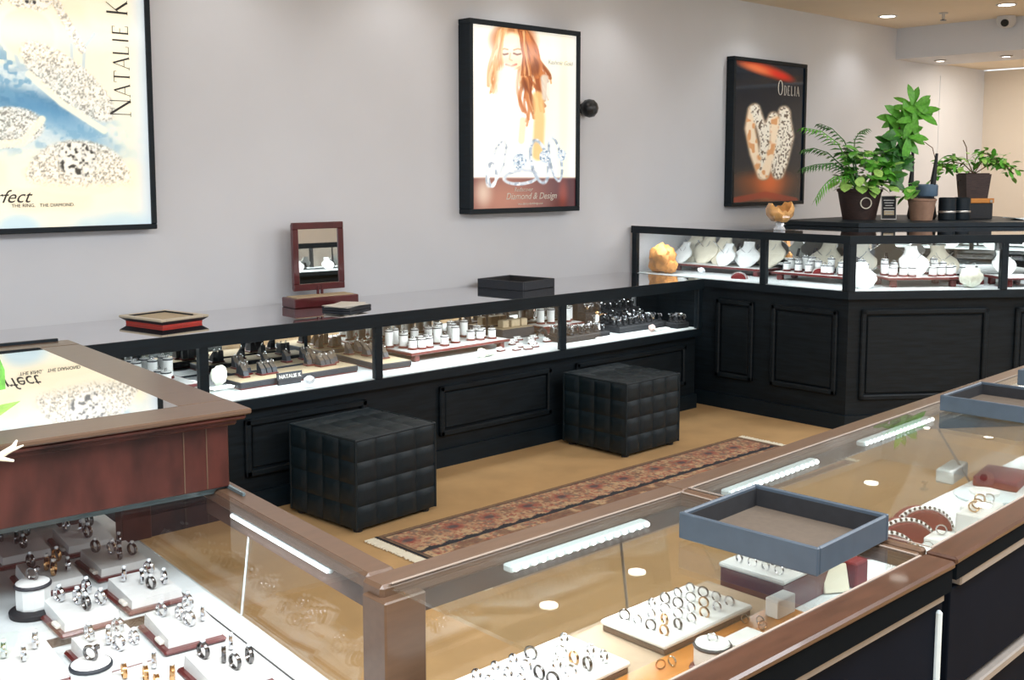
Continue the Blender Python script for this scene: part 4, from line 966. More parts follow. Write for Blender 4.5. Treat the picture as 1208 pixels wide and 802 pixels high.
BW.put(L2(1.10, .25, zb2), rz2, 'white necklace bust right of the last post, at the picture edge', None)

# things on the tall counter
t = thing('agate_bowl', 'amber agate bowl with a broken rim on a clear stand, on the tall counter', 'bowl', (5.84, 3.83, 1.1402), R(-43))
b = MB(); n_ = 20; vs = []; fs = []; prof = [(.02, .052), (.055, .062), (.083, .095), (.088, .13), (.074, .158)]
for s_ in (0, 1):
    for i, (r_, z_) in enumerate(prof):
        for k in range(n_):
            a = 2 * math.pi * k / n_; e = 1 + .06 * math.sin(3 * a + 1) + .03 * math.sin(7 * a)
            zz_ = z_ + (i / 4) * (.02 * math.sin(2 * a + .6) - .022 * max(0, math.cos(a + 1.5)) + .008 * math.sin(9 * a)); q = r_ * e - .006 * s_
            vs.append((q * math.cos(a), q * .8 * math.sin(a), zz_ + (.006 if s_ and i == 0 else 0)))
P_ = len(prof) * n_
for i in range(len(prof) - 1):
    for k in range(n_):
        k2 = (k + 1) % n_; a0, a1, b0_, b1_ = i * n_ + k, i * n_ + k2, (i + 1) * n_ + k, (i + 1) * n_ + k2
        fs += [(a0, a1, b1_, b0_), (P_ + a0, P_ + b0_, P_ + b1_, P_ + a1)]
for k in range(n_):
    k2 = (k + 1) % n_; q = (len(prof) - 1) * n_; fs.append((q + k, q + k2, P_ + q + k2, P_ + q + k))
fs += [tuple(range(n_))[::-1], tuple(P_ + k for k in range(n_))]
b.add(vs, fs); b.build('bowl_shell', M['agate'], t)
MB().lathe([(.034, 0), (.038, .008), (.024, .03), (.03, .045), (.016, .056)], 9).build('crystal_stand', M['crystal'], t, smooth=False)

# ---------------------------------------------------------------- things on the low counter
def open_tray(label, loc, rz, lx, ly, h, side, floor_, wall=.012, lining=True):
    t = thing('open_tray', label, 'tray', loc, rz)
    MB().box((0, 0, .004), (lx - .006, ly - .006, .008), ch=.002).build('tray_floor', M[floor_], t)
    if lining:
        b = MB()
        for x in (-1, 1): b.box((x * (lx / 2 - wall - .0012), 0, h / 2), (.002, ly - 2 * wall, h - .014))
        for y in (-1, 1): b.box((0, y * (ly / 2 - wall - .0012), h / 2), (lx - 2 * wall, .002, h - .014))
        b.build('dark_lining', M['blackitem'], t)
    for x in (-1, 1): MB().box((x * (lx - wall) / 2, 0, h / 2), (wall, ly, h), ch=.002).build('tray_side', M[side], t)
    for y in (-1, 1): MB().box((0, y * (ly - wall) / 2, h / 2), (lx - 2 * wall, wall, h), ch=.003).build('tray_side', M[side], t)
    return t
t = thing('open_tray', 'champagne-rimmed tray with a red band on the low counter near the left poster', 'tray', (2.165, 4.60, .8302), R(11))
def frustum(a, b_, z0, z1, a2, b2):
    return [(-a, -b_, z0), (a, -b_, z0), (a, b_, z0), (-a, b_, z0), (-a2, -b2, z1), (a2, -b2, z1), (a2, b2, z1), (-a2, b2, z1)], [(3, 2, 1, 0), (4, 5, 6, 7), (0, 1, 5, 4), (1, 2, 6, 5), (2, 3, 7, 6), (3, 0, 4, 7)]
b = MB(); b.add(*frustum(.104, .132, 0, .011, .105, .133)); b.build('red_band', M['red'], t)
b = MB(); b.add(*frustum(.104, .132, .0115, .027, .124, .152)); b.build('tray_underside', M['char'], t)
for x in (-1, 1): MB().box((x * .112, 0, .032), (.028, .306, .010), ch=.002).build('tray_rim', M['beigerim'], t)
for y in (-1, 1): MB().box((0, y * .139, .032), (.196, .028, .010), ch=.002).build('tray_rim', M['beigerim'], t)
MB().box((0, 0, .0288), (.196, .25, .003)).build('tray_pad', M['beige'], t)
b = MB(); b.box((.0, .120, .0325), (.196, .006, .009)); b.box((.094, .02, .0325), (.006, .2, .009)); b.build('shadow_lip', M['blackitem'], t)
open_tray('small charcoal tray on the low counter below the portrait poster', (4.36, 4.64, .8302), R(8), .30, .34, .052, 'char', 'beige')
t = thing('counter_mirror', 'rosewood-framed tilting mirror on a drawer base on the low counter', 'mirror', (3.07, 4.72, .8302), R(-3))
MB().box((-.02, -.03, .024), (.37, .13, .048), ch=.004).build('drawer_base', M['mirrorframe'], t)
MB().box((-.02, -.03, .050), (.33, .10, .004)).build('base_top', M['beige'], t)
for x in (-.012, .012): MB().box((x, .012, .072), (.010, .012, .048)).build('neck', M['mirrorframe'], t)
tl = Matrix.Rotation(R(-1.5), 3, 'X')
MB().box((0, .03, .245), (.295, .012, .325), M=tl, ch=.002).build('mirror_back', M['mirrorframe'], t)
for (cx, cz, sx, sz) in ((0, .155, .296, .034), (0, -.155, .296, .034), (.131, 0, .034, .276), (-.131, 0, .034, .276)):
    o_ = tl @ Vector((cx, -.007, cz)); MB().box((o_.x, .03 + o_.y, .245 + o_.z), (sx, .018, sz), M=tl, ch=.003).build('frame_rail', M['mirrorframe'], t)
o_ = tl @ Vector((0, -.008, 0)); MB().box((o_.x, .03 + o_.y, .245 + o_.z), (.232, .003, .280), M=tl).build('mirror_pane', M['mirror'], t)
t = thing('card_folder', 'dark folder with loose cream cards on top, beside the rosewood mirror', 'folder', (3.055, 4.47, .8302), R(24))
MB().box((0, 0, .008), (.20, .16, .016), ch=.002).build('folder_cover', M['char'], t)
for k, (x, y, rz) in enumerate(((-.01, .0, 0), (.02, .01, 12), (-.03, -.01, -14))): MB().box((x, y, .0175 + k * .003), (.19, .13, .0025), R(rz)).build('card', M['paper'], t)

# ---------------------------------------------------------------- slate trays on the near counters
open_tray('large slate-blue empty tray lying across the joint of the two near glass counters', (1.712, 1.098, .8225), R(2.5), .262, .285, .050, 'slate', 'slatein', .008)
open_tray('slate-blue empty tray farther along the near counter, cut by the right edge', (3.14, 1.285, .8225), R(2.2), .29, .27, .045, 'slate', 'slatein', .008)
open_tray('third slate tray at the right edge, behind the other slate tray', (3.66, 1.30, .8225), R(2.2), .24, .25, .05, 'slate', 'slatein', .008)

# ---------------------------------------------------------------- ring trays in the near counter
def band(name, r, th, m, wide=1.6):
    b = MB(); b.torus((0, 0, r + th * .6), r, th, 18, 6, (1, 0, 0), wide); o = b.build(name, m); return o
band_me = [band('ring', .0098, .0016, M['silver']), band('ring', .0102, .0018, M['darksilver']), band('ring', .0098, .0018, M['gold'])]
ring_first = [True, True, True]
def put_ring(k, loc, rz, label, group, s=1.):
    if ring_first[k]: o = band_me[k]; ring_first[k] = False
    else: o = band_me[k].copy(); C.objects.link(o)
    o.location = loc; o.rotation_euler = (0, 0, rz); o.scale = (s,) * 3
    tag(o, label, 'ring', group)
ORD = ['first', 'second', 'third', 'fourth', 'fifth', 'sixth', 'seventh', 'eighth', 'ninth', 'tenth', 'eleventh', 'twelfth'] + ['%dth' % k if k % 10 > 3 or k in (13,) else '%d%s' % (k, ('th', 'st', 'nd', 'rd')[k % 10]) for k in range(13, 60)]
def wood_ring_tray(label, rl, rg_, loc, rz, lx, ly, h, nx_, ny_, gold=.12, s=1., side='trim', skip=.06):
    t = thing('ring_tray', label, 'ring tray', loc, rz)
    MB().box((0, 0, (h - .010) / 2), (lx - .006, ly - .006, h - .010), ch=.002).build('tray_box', M[side], t)
    MB().box((0, 0, h - .005), (lx, ly, .010), ch=.003).build('ring_pad', M['white'], t)
    ca, sa = math.cos(rz), math.sin(rz)
    for i in range(nx_):
        for j in range(ny_):
            if rnd.random() < skip: continue
            x = (i + .5) / nx_ * (lx - .03) - (lx - .03) / 2; y = (j + .5) / ny_ * (ly - .03) - (ly - .03) / 2
            k = 2 if rnd.random() < gold * (1.6 if y < 0 else .3) else (1 if rnd.random() < .35 else 0)
            kn = ('silver', 'dark silver', 'gold')[k]
            put_ring(k, (loc[0] + x * ca - y * sa, loc[1] + x * sa + y * ca, loc[2] + h - .003), rz + rnd.uniform(-.35, .35), kn + ' band, ' + rl + ', ' + ORD[ny_ - 1 - j] + ' row from the glass, ' + ORD[i] + ' from left', rg_, s)
zB = .6405
wood_ring_tray('white-topped wooden ring tray nearest the corner post, cut by the bottom edge', 'nearest ring tray', 'bands in the first ring tray', (1.245, 1.262, .6385), 0, .28, .157, .022, 6, 4, s=1.12)
wood_ring_tray('white-topped wooden ring tray in the middle of the near counter', 'middle ring tray', 'bands in the middle ring tray', (1.612, 1.262, .6385), 0, .27, .157, .022, 6, 4)
wood_ring_tray('white-topped red-sided ring tray below the large slate tray', 'red-sided ring tray', 'bands in the ring tray below the slate tray', (1.985, 1.275, .600), R(1), .24, .16, .073, 6, 4, gold=0, side='redbase')
CB = ring_cylinder(.05, .032, 'ring_cylinder')
CB.put((1.49, 1.09, zB), 0, 'large white ring cylinder on the honey-coloured deck of the near counter', None)
for x, y, sx, sy, h_, l in ((1.565, 1.075, .08, .05, .045, 'white display block beside the large ring cylinder'), (1.79, 1.15, .06, .03, .038, 'small white display block right of the middle ring tray'), (1.36, 1.05, .10, .07, .03, 'low white display block at the bottom edge of the near counter'), (1.765, .965, .07, .05, .045, 'white display block at the right end of the near counter')):
    b = MB(); b.box((0, 0, h_ / 2), (sx, sy, h_), ch=.002); simple('display_block', l, 'display block', M['white'], b, (x, y, zB))
for x, y, z_, k in ((1.70, 1.13, 0, 2), (1.715, 1.145, 0, 0), (1.455, 1.15, 0, 0), (1.43, 1.155, 0, 2), (1.34, 1.05, .03, 0), (1.375, 1.055, .03, 2), (1.70, 1.17, 0, 0)):
    put_ring(k, (x, y, zB + z_), .5 * k, 'loose ring standing on the honey-coloured deck', 'loose rings on the honey deck', .85)
zW = .6005
CB.put((1.985, 1.075, zW), 0, 'white ring cylinder at the staff side below the slate tray', None, scale=.85)
CARDB = MB(); CARDB.box((0, 0, .03), (.06, .008, .06), ch=.002, M=Matrix.Rotation(R(-20), 3, 'X')); simple('white_card', 'round-cornered white card leaning beside the red box below the slate tray', 'card', M['cream'], CARDB, (2.06, 1.19, zW), R(-30))
b = MB(); b.box((0, 0, .028), (.05, .05, .056), ch=.003); simple('red_box', 'small dark red box beside the white leaning card', 'box', M['maroon'], b, (2.13, 1.19, zW))
b = MB(); b.box((0, 0, .025), (.075, .05, .05), ch=.002); simple('display_block', 'white display block below the slate tray, beside the ring cylinder', 'display block', M['white'], b, (2.065, 1.085, zW))
b = MB(); b.torus((0, 0, .006), .022, .006, 18, 6, (0, 0, 1)); simple('bangle', 'small white bangle lying alone at the end of the first near counter', 'bangle', M['white'], b, (2.17, 1.10, zW))
put_ring(0, (1.93, 1.10, zW), .6, 'loose silver ring left of the ring cylinder below the slate tray', None, 1.3); put_ring(1, (1.91, 1.085, zW), .2, 'loose dark ring left of the ring cylinder below the slate tray', None, 1.2)
# bracelet ramps and blocks in the right-hand counter
for x, y, l in ((2.35, 1.235, 'first'), (2.475, 1.25, 'second'), (2.60, 1.265, 'third')):
    ramp('red half-round bracelet ramp in the right counter, ' + l + ' of three from the slate tray', (x, y, zW), R(-38), 1.25)
for i, (x, y, sx, sy, h_, l) in enumerate(((2.34, 1.145, .13, .07, .03, 'low white block in front of the first bracelet ramp'), (2.50, 1.165, .08, .055, .03, 'low white block in front of the second bracelet ramp'), (2.66, 1.15, .10, .07, .06, 'taller white block in front of the third bracelet ramp'), (2.80, 1.20, .10, .08, .035, 'flat white block right of the bracelet ramps'))):
    t = thing('display_block', l, 'display block', (x, y, zW), R(5))
    MB().box((0, 0, h_ / 2), (sx, sy, h_), ch=.003).build('block', M['white'], t)
    if i in (0, 2, 3): MB().box((0, -sy / 2 - .008, .005), (sx + .01, .014, .010), ch=.002).build('red_edge', M['redbase'], t)
for x, y, z_, k in ((2.33, 1.15, .03, 2), (2.36, 1.13, .03, 0), (2.50, 1.165, .03, 0), (2.64, 1.15, .06, 2), (2.67, 1.155, .06, 2), (2.80, 1.205, .035, 2), (2.82, 1.19, .035, 0)):
    put_ring(k, (x, y, zW + z_), .4, 'ring standing on a white block in front of the bracelet ramps', 'rings on the white blocks', 1.25)
t = thing('display_plate', 'round pale blue plate with a white pad at the right edge', 'display plate', (2.98, 1.27, zW))
MB().lathe([(.075, 0), (.08, .008), (.06, .012)], 24).build('plate', M['ledbody'], t); MB().lathe([(.04, .012), (.04, .02), (.005, .021)], 18).build('pad', M['white'], t)
b = MB(); b.box((0, 0, .015), (.16, .12, .03), ch=.003); simple('red_tray', 'dark red velvet tray at the right edge behind the pale plate', 'display tray', M['maroon'], b, (3.16, 1.30, zW), R(10))
b = MB(); b.box((0, 0, .02), (.14, .05, .04), ch=.003); simple('display_block', 'long white block on the deck behind the pale plate', 'display block', M['white'], b, (3.10, 1.42, zW), R(8))

# ---------------------------------------------------------------- ring trays in the left wing
def wing_tray():
    t = thing('ring_tray', 'small white sloped ring tray on a red base', 'ring tray')
    MB().box((0, 0, .005), (.122, .158, .010), ch=.004).build('red_base', M['redbase'], t)
    b = MB(); b.add([(-.050, -.066, .010), (.056, -.066, .010), (.056, .070, .010), (-.050, .070, .010), (-.048, -.064, .026), (.054, -.064, .026), (.054, .069, .034), (-.048, .069, .034)],
                    [(3, 2, 1, 0), (4, 5, 6, 7), (0, 1, 5, 4), (1, 2, 6, 5), (2, 3, 7, 6), (3, 0, 4, 7)]); b.build('ring_pad', M['white'], t)
    MB().box((-.054, -.03, .014), (.010, .03, .008), ch=.002).build('price_tag', M['paper'], t)
    return Proto(t)
WT = wing_tray()
def gem_ring(m):
    t = thing('gem_ring', 'ring', 'ring')
    b = MB(); b.torus((0, 0, .0125), .0108, .0021, 18, 6, (1, 0, 0), 1.7); b.build('band', m, t)
    b = MB(); b.lathe([(.001, .022), (.0042, .0265), (.003, .0295), (.001, .030)], 7); b.build('stone', M['gem'], t, smooth=False)
    return Proto(t)
GR = [gem_ring(M['silver']), gem_ring(M['darksilver']), gem_ring(M['gold'])]
zr = ZD + .0172
trays = [(.972, 2.537, zr, 'beside the mahogany leg', 1, 4), (.834, 2.565, zr, 'at the far left edge', 1, 4), (.965, 2.345, zr, 'second along the front glass', 1, 5),
         (.822, 2.345, zr, 'behind the black-based cylinder', 2, 5), (.938, 2.130, zr, 'third along the front glass', 0, 5), (.797, 2.112, zr, 'beside the black-based cylinder', 0, 5),
         (.928, 1.940, ZD + .001, 'fourth along the front glass', 0, 5), (.781, 1.925, ZD + .001, 'just before the riser step', 0, 5), (.900, 1.712, ZD + .001, 'fifth along the front glass', 1, 5),
         (.640, 1.960, ZD + .001, 'at the lower left corner', 0, 3), (.765, 1.735, ZD + .001, 'at the bottom edge', 2, 5)]
spots = ((-.025, .04), (.03, .045), (.0, .008), (.005, -.028), (.036, -.02))
for x, y, z_, l, k, n_ in trays:
    rz = AW + rnd.uniform(-.03, .03)
    WT.put((x, y, z_), rz, 'white ring tray, ' + l, 'ring trays on the white deck')
    ca, sa = math.cos(rz), math.sin(rz)
    for i in range(n_):
        sx, sy = spots[i]; kk = k if rnd.random() < .7 else rnd.choice((0, 1))
        kn = ('silver', 'dark metal', 'golden')[kk] + ' ring at the ' + ('rear left', 'rear right', 'middle', 'front', 'front right')[i]
        GR[kk].put((x + sx * ca - sy * sa, y + sx * sa + sy * ca, z_ + .0285 + sy * .055), rz + rnd.uniform(-.5, .4), kn + ' of the tray ' + l, 'rings in the tray ' + l, scale=rnd.uniform(1.1, 1.3))
t = thing('ring_cylinder', 'white ring cylinder with a black base at the left edge of the white deck', 'ring holder', (.742, 2.205, zr))
def big_cyl(t):
    MB().lathe([(.046, 0), (.047, .010), (.036, .016)], 20).build('base', M['blackitem'], t)
    MB().lathe([(.033, .016), (.034, .020), (.034, .060)], 10).build('body', M['white'], t, smooth=False)
    MB().lathe([(.0355, .059), (.036, .063), (.034, .066)], 20).build('rim', M['char'], t); MB().lathe([(.034, .065), (.028, .069), (.004, .070)], 20).build('pad', M['white'], t)
    b = MB(); b.torus((0, 0, .083), .0125, .003, 16, 6, (.9, .5, .1)); b.ico((.008, -.008, .094), .006, 1); b.build('ring', M['darksilver'], t)
big_cyl(t)
t = thing('ring_cylinder', 'white ring cylinder with a silver ring at the bottom edge between two trays', 'ring holder', (.695, 1.80, ZD + .001)); big_cyl(t)

# ---------------------------------------------------------------- plants
def leaf_mesh(name, m, L=1., wd=.42, fold=.12, droop=.25, n=6):
    vs = []; fs = []
    for i in range(n + 1):
        s_ = i / n; wv = wd / 2 * math.sin(math.pi * min(1, s_ ** 1.25 * .93 + .07)) ** .75 * (1 if i < n else .03); z_ = -droop * s_ * s_ * L
        vs += [(-wv, s_ * L, z_ + fold * wv), (0, s_ * L, z_), (wv, s_ * L, z_ + fold * wv)]
    for i in range(n):
        q = i * 3; fs += [(q, q + 1, q + 4, q + 3), (q + 1, q + 2, q + 5, q + 4)]
    me = bpy.data.meshes.new(name); me.from_pydata(vs, [], fs); me.materials.append(m); me.polygons.foreach_set('use_smooth', [True] * len(fs)); me.update(); return me
LM = {k: leaf_mesh('leaf', M[k], wd=w_) for k, w_ in (('leaf', .42), ('leafdark', .42), ('leafpale', .5))}
LR = {k: leaf_mesh('leaf', M[k], wd=.72, droop=.3) for k in ('leaf', 'leafdark', 'leafpale')}
def add_leaf(me, parent, loc, az, el, size, roll=0.):
    o = bpy.data.objects.new('leaf', me); C.objects.link(o); o.parent = parent; o.location = loc
    o.rotation_mode = 'XYZ'
    o.rotation_euler = (Matrix.Rotation(az, 4, 'Z') @ Matrix.Rotation(el, 4, 'X') @ Matrix.Rotation(roll, 4, 'Y')).to_euler(); o.scale = (size,) * 3
def pot(t, r0, r1, h, m, soil=True):
    MB().lathe([(r0, 0), (r1, h * .9), (r1 * 1.05, h * .92), (r1 * 1.05, h), (r1 * .92, h), (r1 * .9, h * .93), (.004, h * .93)], 22).build('pot', m, t)
    MB().lathe([(r1 * .88, h * .935), (.004, h * .95)], 18).build('soil', M['soil'], t)
rg = random.Random(11)
def leaf_dir(me, parent, loc, d, nrm, size):
    d = Vector(d).normalized(); n_ = Vector(nrm); x = d.cross(n_).normalized(); n_ = x.cross(d).normalized()
    o = bpy.data.objects.new('leaf', me); C.objects.link(o); o.parent = parent; o.location = loc
    o.rotation_euler = Matrix(((x.x, d.x, n_.x), (x.y, d.y, n_.y), (x.z, d.z, n_.z))).to_euler(); o.scale = (size,) * 3
t = thing('potted_plant', 'big dark woven pot with a palm, a tall broad-leaved plant and bushy foliage', 'potted plant', (7.04, 3.97, 1.1705), R(-43)); t.scale = (1.06,) * 3
pot(t, .105, .14, .20, M['pot'])
MB().torus((-.0, -.137, .11), .035, .004, 16, 5, (0, 1, 0)).build('rope_handle', M['cream'], t)
trunk = [(.04, .0, .19), (.12, .02, .34), (.20, .03, .50), (.27, .02, .62), (.33, .01, .74)]
MB().tube(trunk, [.014, .012, .010, .008, .005], 8).build('trunk', M['stem'], t)
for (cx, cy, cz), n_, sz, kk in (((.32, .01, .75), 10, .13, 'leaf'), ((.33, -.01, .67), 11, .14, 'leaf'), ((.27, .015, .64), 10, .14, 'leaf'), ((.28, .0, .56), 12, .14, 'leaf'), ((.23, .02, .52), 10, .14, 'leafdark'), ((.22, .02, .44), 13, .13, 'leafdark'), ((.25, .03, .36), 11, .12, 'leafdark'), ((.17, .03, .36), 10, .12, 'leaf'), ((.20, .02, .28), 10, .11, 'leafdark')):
    for i in range(n_):
        q = 2 * math.pi * i / n_ + rg.uniform(-.25, .25)
        leaf_dir(LM[kk], t, (cx + rg.uniform(-.02, .02), cy + rg.uniform(-.06, .04), cz + rg.uniform(-.03, .03)), (math.cos(q), rg.uniform(-.6, .3), math.sin(q) + .12), (rg.uniform(-.4, .4), -1, rg.uniform(.3, .9)), sz * rg.uniform(.85, 1.15))
for i in range(210):
    a = rg.uniform(0, 2 * math.pi); q = rg.uniform(.3, 1); zc = rg.uniform(.2, .45)
    rr_ = .18 * q * (1 - ((zc - .28) / .25) ** 2 * .5)
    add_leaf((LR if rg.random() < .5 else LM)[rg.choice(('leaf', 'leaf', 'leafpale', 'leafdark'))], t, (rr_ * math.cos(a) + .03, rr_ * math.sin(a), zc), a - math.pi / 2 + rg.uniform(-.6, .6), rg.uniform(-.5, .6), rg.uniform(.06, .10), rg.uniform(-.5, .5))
for x, y, z_, az in ((-.10, -.13, .235, 2.6), (-.03, -.15, .225, 3.0), (.03, -.15, .22, 3.4), (-.14, -.08, .25, 2.0), (.10, -.12, .24, 3.9)):
    add_leaf(LR['leafpale'], t, (x, y + .05, z_), az, -.2, .11)
def frond(pts, Lf, n_=13, m='leaf'):
    b = MB(); b.tube(pts, [.006, .005, .004, .0025, .0015][:len(pts)], 5)
    P3 = [Vector(p) for p in pts]
    def at_(s_):
        f_ = s_ * (len(P3) - 1); i = min(int(f_), len(P3) - 2); return P3[i].lerp(P3[i + 1], f_ - i), (P3[i + 1] - P3[i]).normalized()
    for k in range(n_):
        s_ = .22 + .78 * k / (n_ - 1); p, d = at_(s_)
        side = d.cross(Vector((0, 0, 1))).normalized(); upv = side.cross(d)
        L_ = Lf * (1 - .45 * abs(s_ - .5) * 2)
        for sg in (-1, 1):
            e = (side * sg * .8 + d * .65 + Vector((0, 0, -.45))).normalized()
            wv = d.cross(e).normalized().cross(e).normalized() * .006
            q0, q1, q2 = p, p + e * L_ * .5, p + e * L_ + Vector((0, 0, -.015))
            b.add([tuple(q0 - wv * .4), tuple(q0 + wv * .4), tuple(q1 + wv), tuple(q1 - wv), tuple(q2)], [(0, 1, 2, 3), (3, 2, 4)])
    return b.build('palm_frond', M[m], t)
frond([(-.02, 0, .2), (-.08, .0, .36), (-.16, -.02, .50), (-.28, -.04, .58), (-.40, -.06, .60)], .10, 16)
frond([(-.02, 0, .2), (-.10, -.02, .32), (-.2, -.05, .37), (-.32, -.09, .36), (-.41, -.12, .34)], .10, 16, 'leafdark')
frond([(-.02, 0, .2), (-.10, -.05, .28), (-.2, -.09, .28), (-.28, -.13, .22), (-.33, -.15, .14)], .09, 14)
frond([(0, 0, .2), (-.05, .03, .40), (-.10, .05, .52), (-.18, .06, .60), (-.26, .06, .63)], .09, 13, 'leafdark')
frond([(0, 0, .2), (-.03, .05, .42), (-.02, .08, .52), (.02, .1, .58), (.07, .12, .60)], .07, 11, 'leafdark')
frond([(0, 0, .2), (-.12, .04, .36), (-.2, .07, .44), (-.29, .08, .47), (-.36, .08, .46)], .08, 13, 'leafdark')

t = thing('potted_plant', 'weathered terracotta pot with a few pale leaves hanging left', 'potted plant', (7.22, 3.60, 1.1705), R(-43)); t.scale = (1.05,) * 3
pot(t, .068, .088, .14, M['terra'])
for i in range(16):
    a = rg.uniform(1.6, 4.6); q = rg.uniform(.02, .15)
    add_leaf(LR[rg.choice(('leafpale', 'leaf', 'leafdark'))], t, (q * math.cos(a), q * math.sin(a) * .5, .14 + rg.uniform(0, .12)), a - 1.57, rg.uniform(-.5, .4), rg.uniform(.06, .11))
# framed card between the pots
t = thing('framed_card', 'small framed black card standing between the big pot and the terracotta pot', 'sign', (7.12, 3.79, 1.1705), R(-43))
MB().box((0, .003, .085), (.105, .006, .165), M=Matrix.Rotation(R(-6), 3, 'X')).build('card_frame', M['steel'], t)
MB().box((0, -.002, .085), (.096, .004, .156), M=Matrix.Rotation(R(-6), 3, 'X')).build('card_face', M['blackitem'], t)
for k in range(6): MB().box((0, -.0045 + (.125 - .02 * k - .085) * .105, .135 - .018 * k), (.075 - .012 * (k % 3), .002, .005)).build('text_line', M['steel'], t)
MB().box((0, -.0055 - .004, .048), (.07, .002, .03), M=Matrix.Rotation(R(-6), 3, 'X')).build('picture_patch', M['beige'], t)
# black ornament with twisted stems
t = thing('black_ornament', 'black ornament with two tall twisted stems and a grey-blue drum', 'ornament', L2(1.17, 1.44, 1.1705), R(-43))
MB().lathe([(.09, 0), (.10, .02), (.085, .12), (.095, .14), (.06, .16)], 18).build('body', M['blackitem'], t)
MB().lathe([(.07, .16), (.075, .17), (.075, .235), (.068, .245)], 18, (.03, 0, 0)).build('drum', mat('grey_blue_drum', s8(88, 112, 134), .4, var=.1), t)
for pts in ([(-.07, 0, .13), (-.085, 0, .25), (-.075, .01, .36), (-.08, 0, .46), (-.10, -.01, .52)], [(.05, -.04, .14), (.055, -.05, .28), (.07, -.04, .40), (.075, -.04, .46)]):
    MB().tube(pts, [.018, .020, .012, .010, .004][:len(pts)], 7).build('twisted_stem', M['blackitem'], t)
MB().tube([(.07, -.03, .42), (.05, -.02, .50), (.0, 0, .54), (-.03, .01, .53)], .003, 5).build('thin_stem', M['stem'], t)
for k, (x, y, l) in enumerate(((1.24, 1.22, 'left'), (1.38, 1.28, 'right'))):
    t = thing('black_canister', 'black canister with a silver band, ' + l + ' one of two beside the terracotta pot', 'canister', L2(x, y, 1.1705), 0)
    MB().lathe([(.055, 0), (.058, .004), (.058, .15), (.05, .156)], 18).build('body', M['black'], t); MB().lathe([(.0585, .05), (.0595, .052), (.0595, .062), (.0585, .064)], 18).build('band', M['steel'], t)
t = thing('pedestal_box', 'black and wooden box carrying the dark square pot', 'box', L2(1.56, 1.46, 1.1705), ang)
MB().box((0, 0, .055), (.22, .16, .11), ch=.003).build('box_body', M['blackitem'], t)
MB().box((0, -.002, .128), (.23, .17, .034), ch=.003).build('box_lid', M['honey'], t)
for x in (-.09, .09): MB().box((x, -.09, .125), (.02, .008, .02), ch=.002).build('corner_clip', M['steel'], t)
t = thing('potted_plant', 'dark square pot with a trailing green plant spreading sideways', 'potted plant', L2(1.56, 1.46, 1.1705 + .1455), R(-43))
b = MB(); b.add(*frustum(.075, .075, 0, .17, .09, .09)); b.build('pot', M['pot'], t)
MB().box((0, 0, .172), (.16, .16, .01)).build('soil', M['soil'], t)
b = MB()
stems = [[(0, 0, .17), (-.08, -.02, .24), (-.18, -.03, .26), (-.28, -.05, .2)], [(0, 0, .17), (.06, 0, .27), (.15, -.01, .28), (.25, -.02, .2)], [(0, 0, .17), (.0, -.02, .28), (.05, -.03, .32), (.1, -.03, .3)], [(-.02, 0, .17), (-.10, .02, .12), (-.10, .0, .02)], [(0, 0, .17), (-.05, .0, .27), (-.06, .0, .36), (-.085, 0, .41)], [(.0, 0, .17), (.12, .02, .24), (.2, .03, .26), (.3, .03, .17)], [(0, 0, .17), (-.12, -.03, .2), (-.24, -.05, .22), (-.33, -.05, .12)]]
for s_ in stems: b.tube(s_, .004, 5)
b.build('stems', M['stem'], t)
for i in range(190):
    s_ = stems[rg.choice((0, 0, 1, 1, 2, 5, 5, 6))]; f_ = rg.uniform(.8, 3); k = min(int(f_), 2); p = Vector(s_[k]).lerp(Vector(s_[k + 1]), f_ - k)
    add_leaf(LM[rg.choice(('leaf', 'leafpale', 'leaf'))], t, (p.x + rg.uniform(-.04, .04), p.y + rg.uniform(-.04, .04), p.z + rg.uniform(-.03, .05)), rg.uniform(0, 6.28), rg.uniform(-.7, .5), rg.uniform(.05, .085), rg.uniform(-.5, .5))
t = thing('folded_booklet', 'pale blue open booklet lying at the right end of the staff counter', 'booklet', L2(1.78, 1.2, 1.1705), R(-30))
for sg in (-1, 1): MB().box((sg * .05, 0, .008), (.1, .14, .004), M=Matrix.Rotation(R(8 * sg * -1), 3, 'Y')).build('page', M['ledbody'], t)
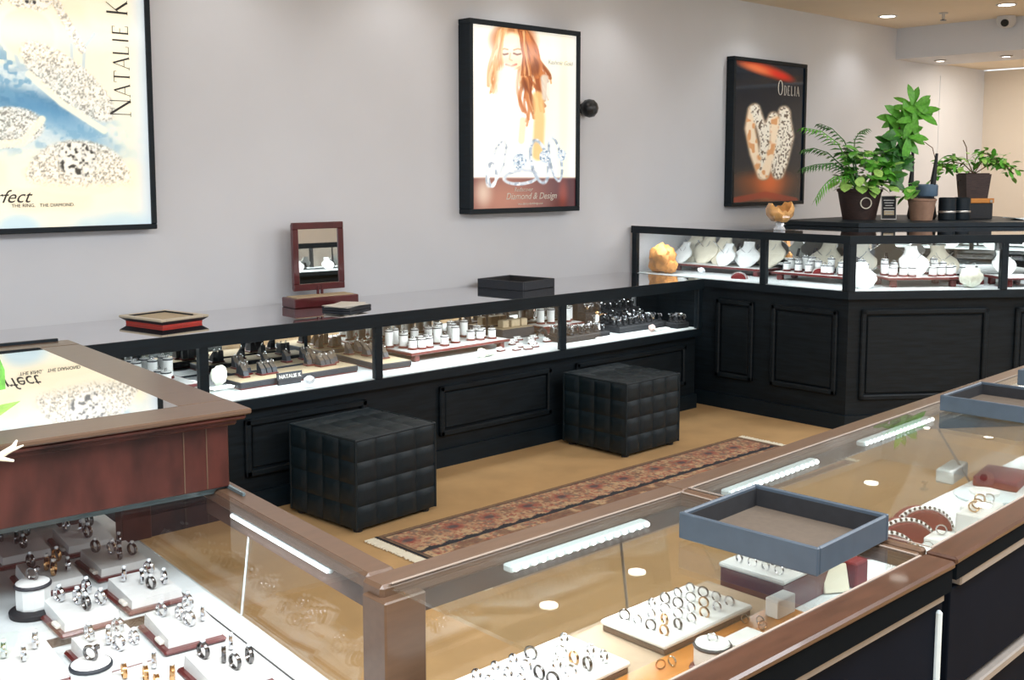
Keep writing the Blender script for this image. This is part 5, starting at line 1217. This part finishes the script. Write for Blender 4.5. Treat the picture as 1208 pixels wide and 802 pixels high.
# plant whose leaf tips reach into the picture at the left
t = thing('potted_plant', 'plant at the left edge, only leaf tips and a dry twig in view', 'potted plant', (.44, 2.62, 1.0005), 0)
pot(t, .06, .08, .09, M['terra'])
st = [[(0, 0, .08), (.10, -.16, .22), (.22, -.34, .14)], [(0, 0, .08), (.08, -.25, .17), (.18, -.50, .09)], [(0, 0, .08), (.05, -.3, .12), (.14, -.62, .05)]]
b = MB()
for q in st: b.tube(q, .003, 5)
b.build('stems', M['stem'], t)
for i in range(9): add_leaf(LR['leaf'], t, (0, 0, .1), i * .7 + .4, rg.uniform(.1, .8), .12)
leaf_dir(LR['leaf'], t, (.20, -.31, .15), (.55, -.3, -.38), (-.3, -.6, .7), .125)
leaf_dir(LM['leafpale'], t, (.16, -.57, .035), (.55, .55, .35), (-.6, -.3, .7), .15)
b = MB(); b.tube([(.13, -.69, .012), (.165, -.69, .018), (.19, -.685, .028), (.20, -.672, .036)], [.004, .006, .005, .002], 6); b.tube([(.16, -.69, .016), (.185, -.70, .008)], [.005, .002], 6); b.tube([(.175, -.69, .022), (.205, -.69, .030)], [.004, .0015], 6); b.build('dry_twig', M['cream'], t)

# counter and plant behind the viewer, seen only in the rosewood mirror
bc_ = counter('display_counter', 'dark display counter behind the viewer, seen only in the small rosewood mirror', 'display counter', (8.6, -1.3, 0), R(180),
              3.0, .6, .70, 1.02, (1.0, 2.0), ((.1, .9), (1.1, 1.9), (2.1, 2.9)), (.15, .55), led=4., rail=.045)
for k in range(7): BW.put((6.0 + k * .38, -1.55, .703), R(180), 'necklace bust seen only in the small mirror', 'busts seen in the mirror')

# where a group shares one label, add the place counted from the left as seen by the camera
cam_r = Vector((math.sin(YAW), -math.cos(YAW), 0)); cam_f = Vector((math.cos(YAW), math.sin(YAW), 0))
def sx_(o): v = Vector(o.location) - Vector((0, 0, 1.5)); return v.dot(cam_r) / max(.05, v.dot(cam_f))
byl = {}
for o in C.objects:
    if o.parent is None and 'group' in o and 'label' in o: byl.setdefault((o['group'], o['label']), []).append(o)
for (g_, l_), os_ in byl.items():
    if 1 < len(os_) <= 30 and 'out of frame' not in l_:
        for k, o in enumerate(sorted(os_, key=sx_)): o['label'] = l_ + ', ' + ORD[k] + ' from the left'
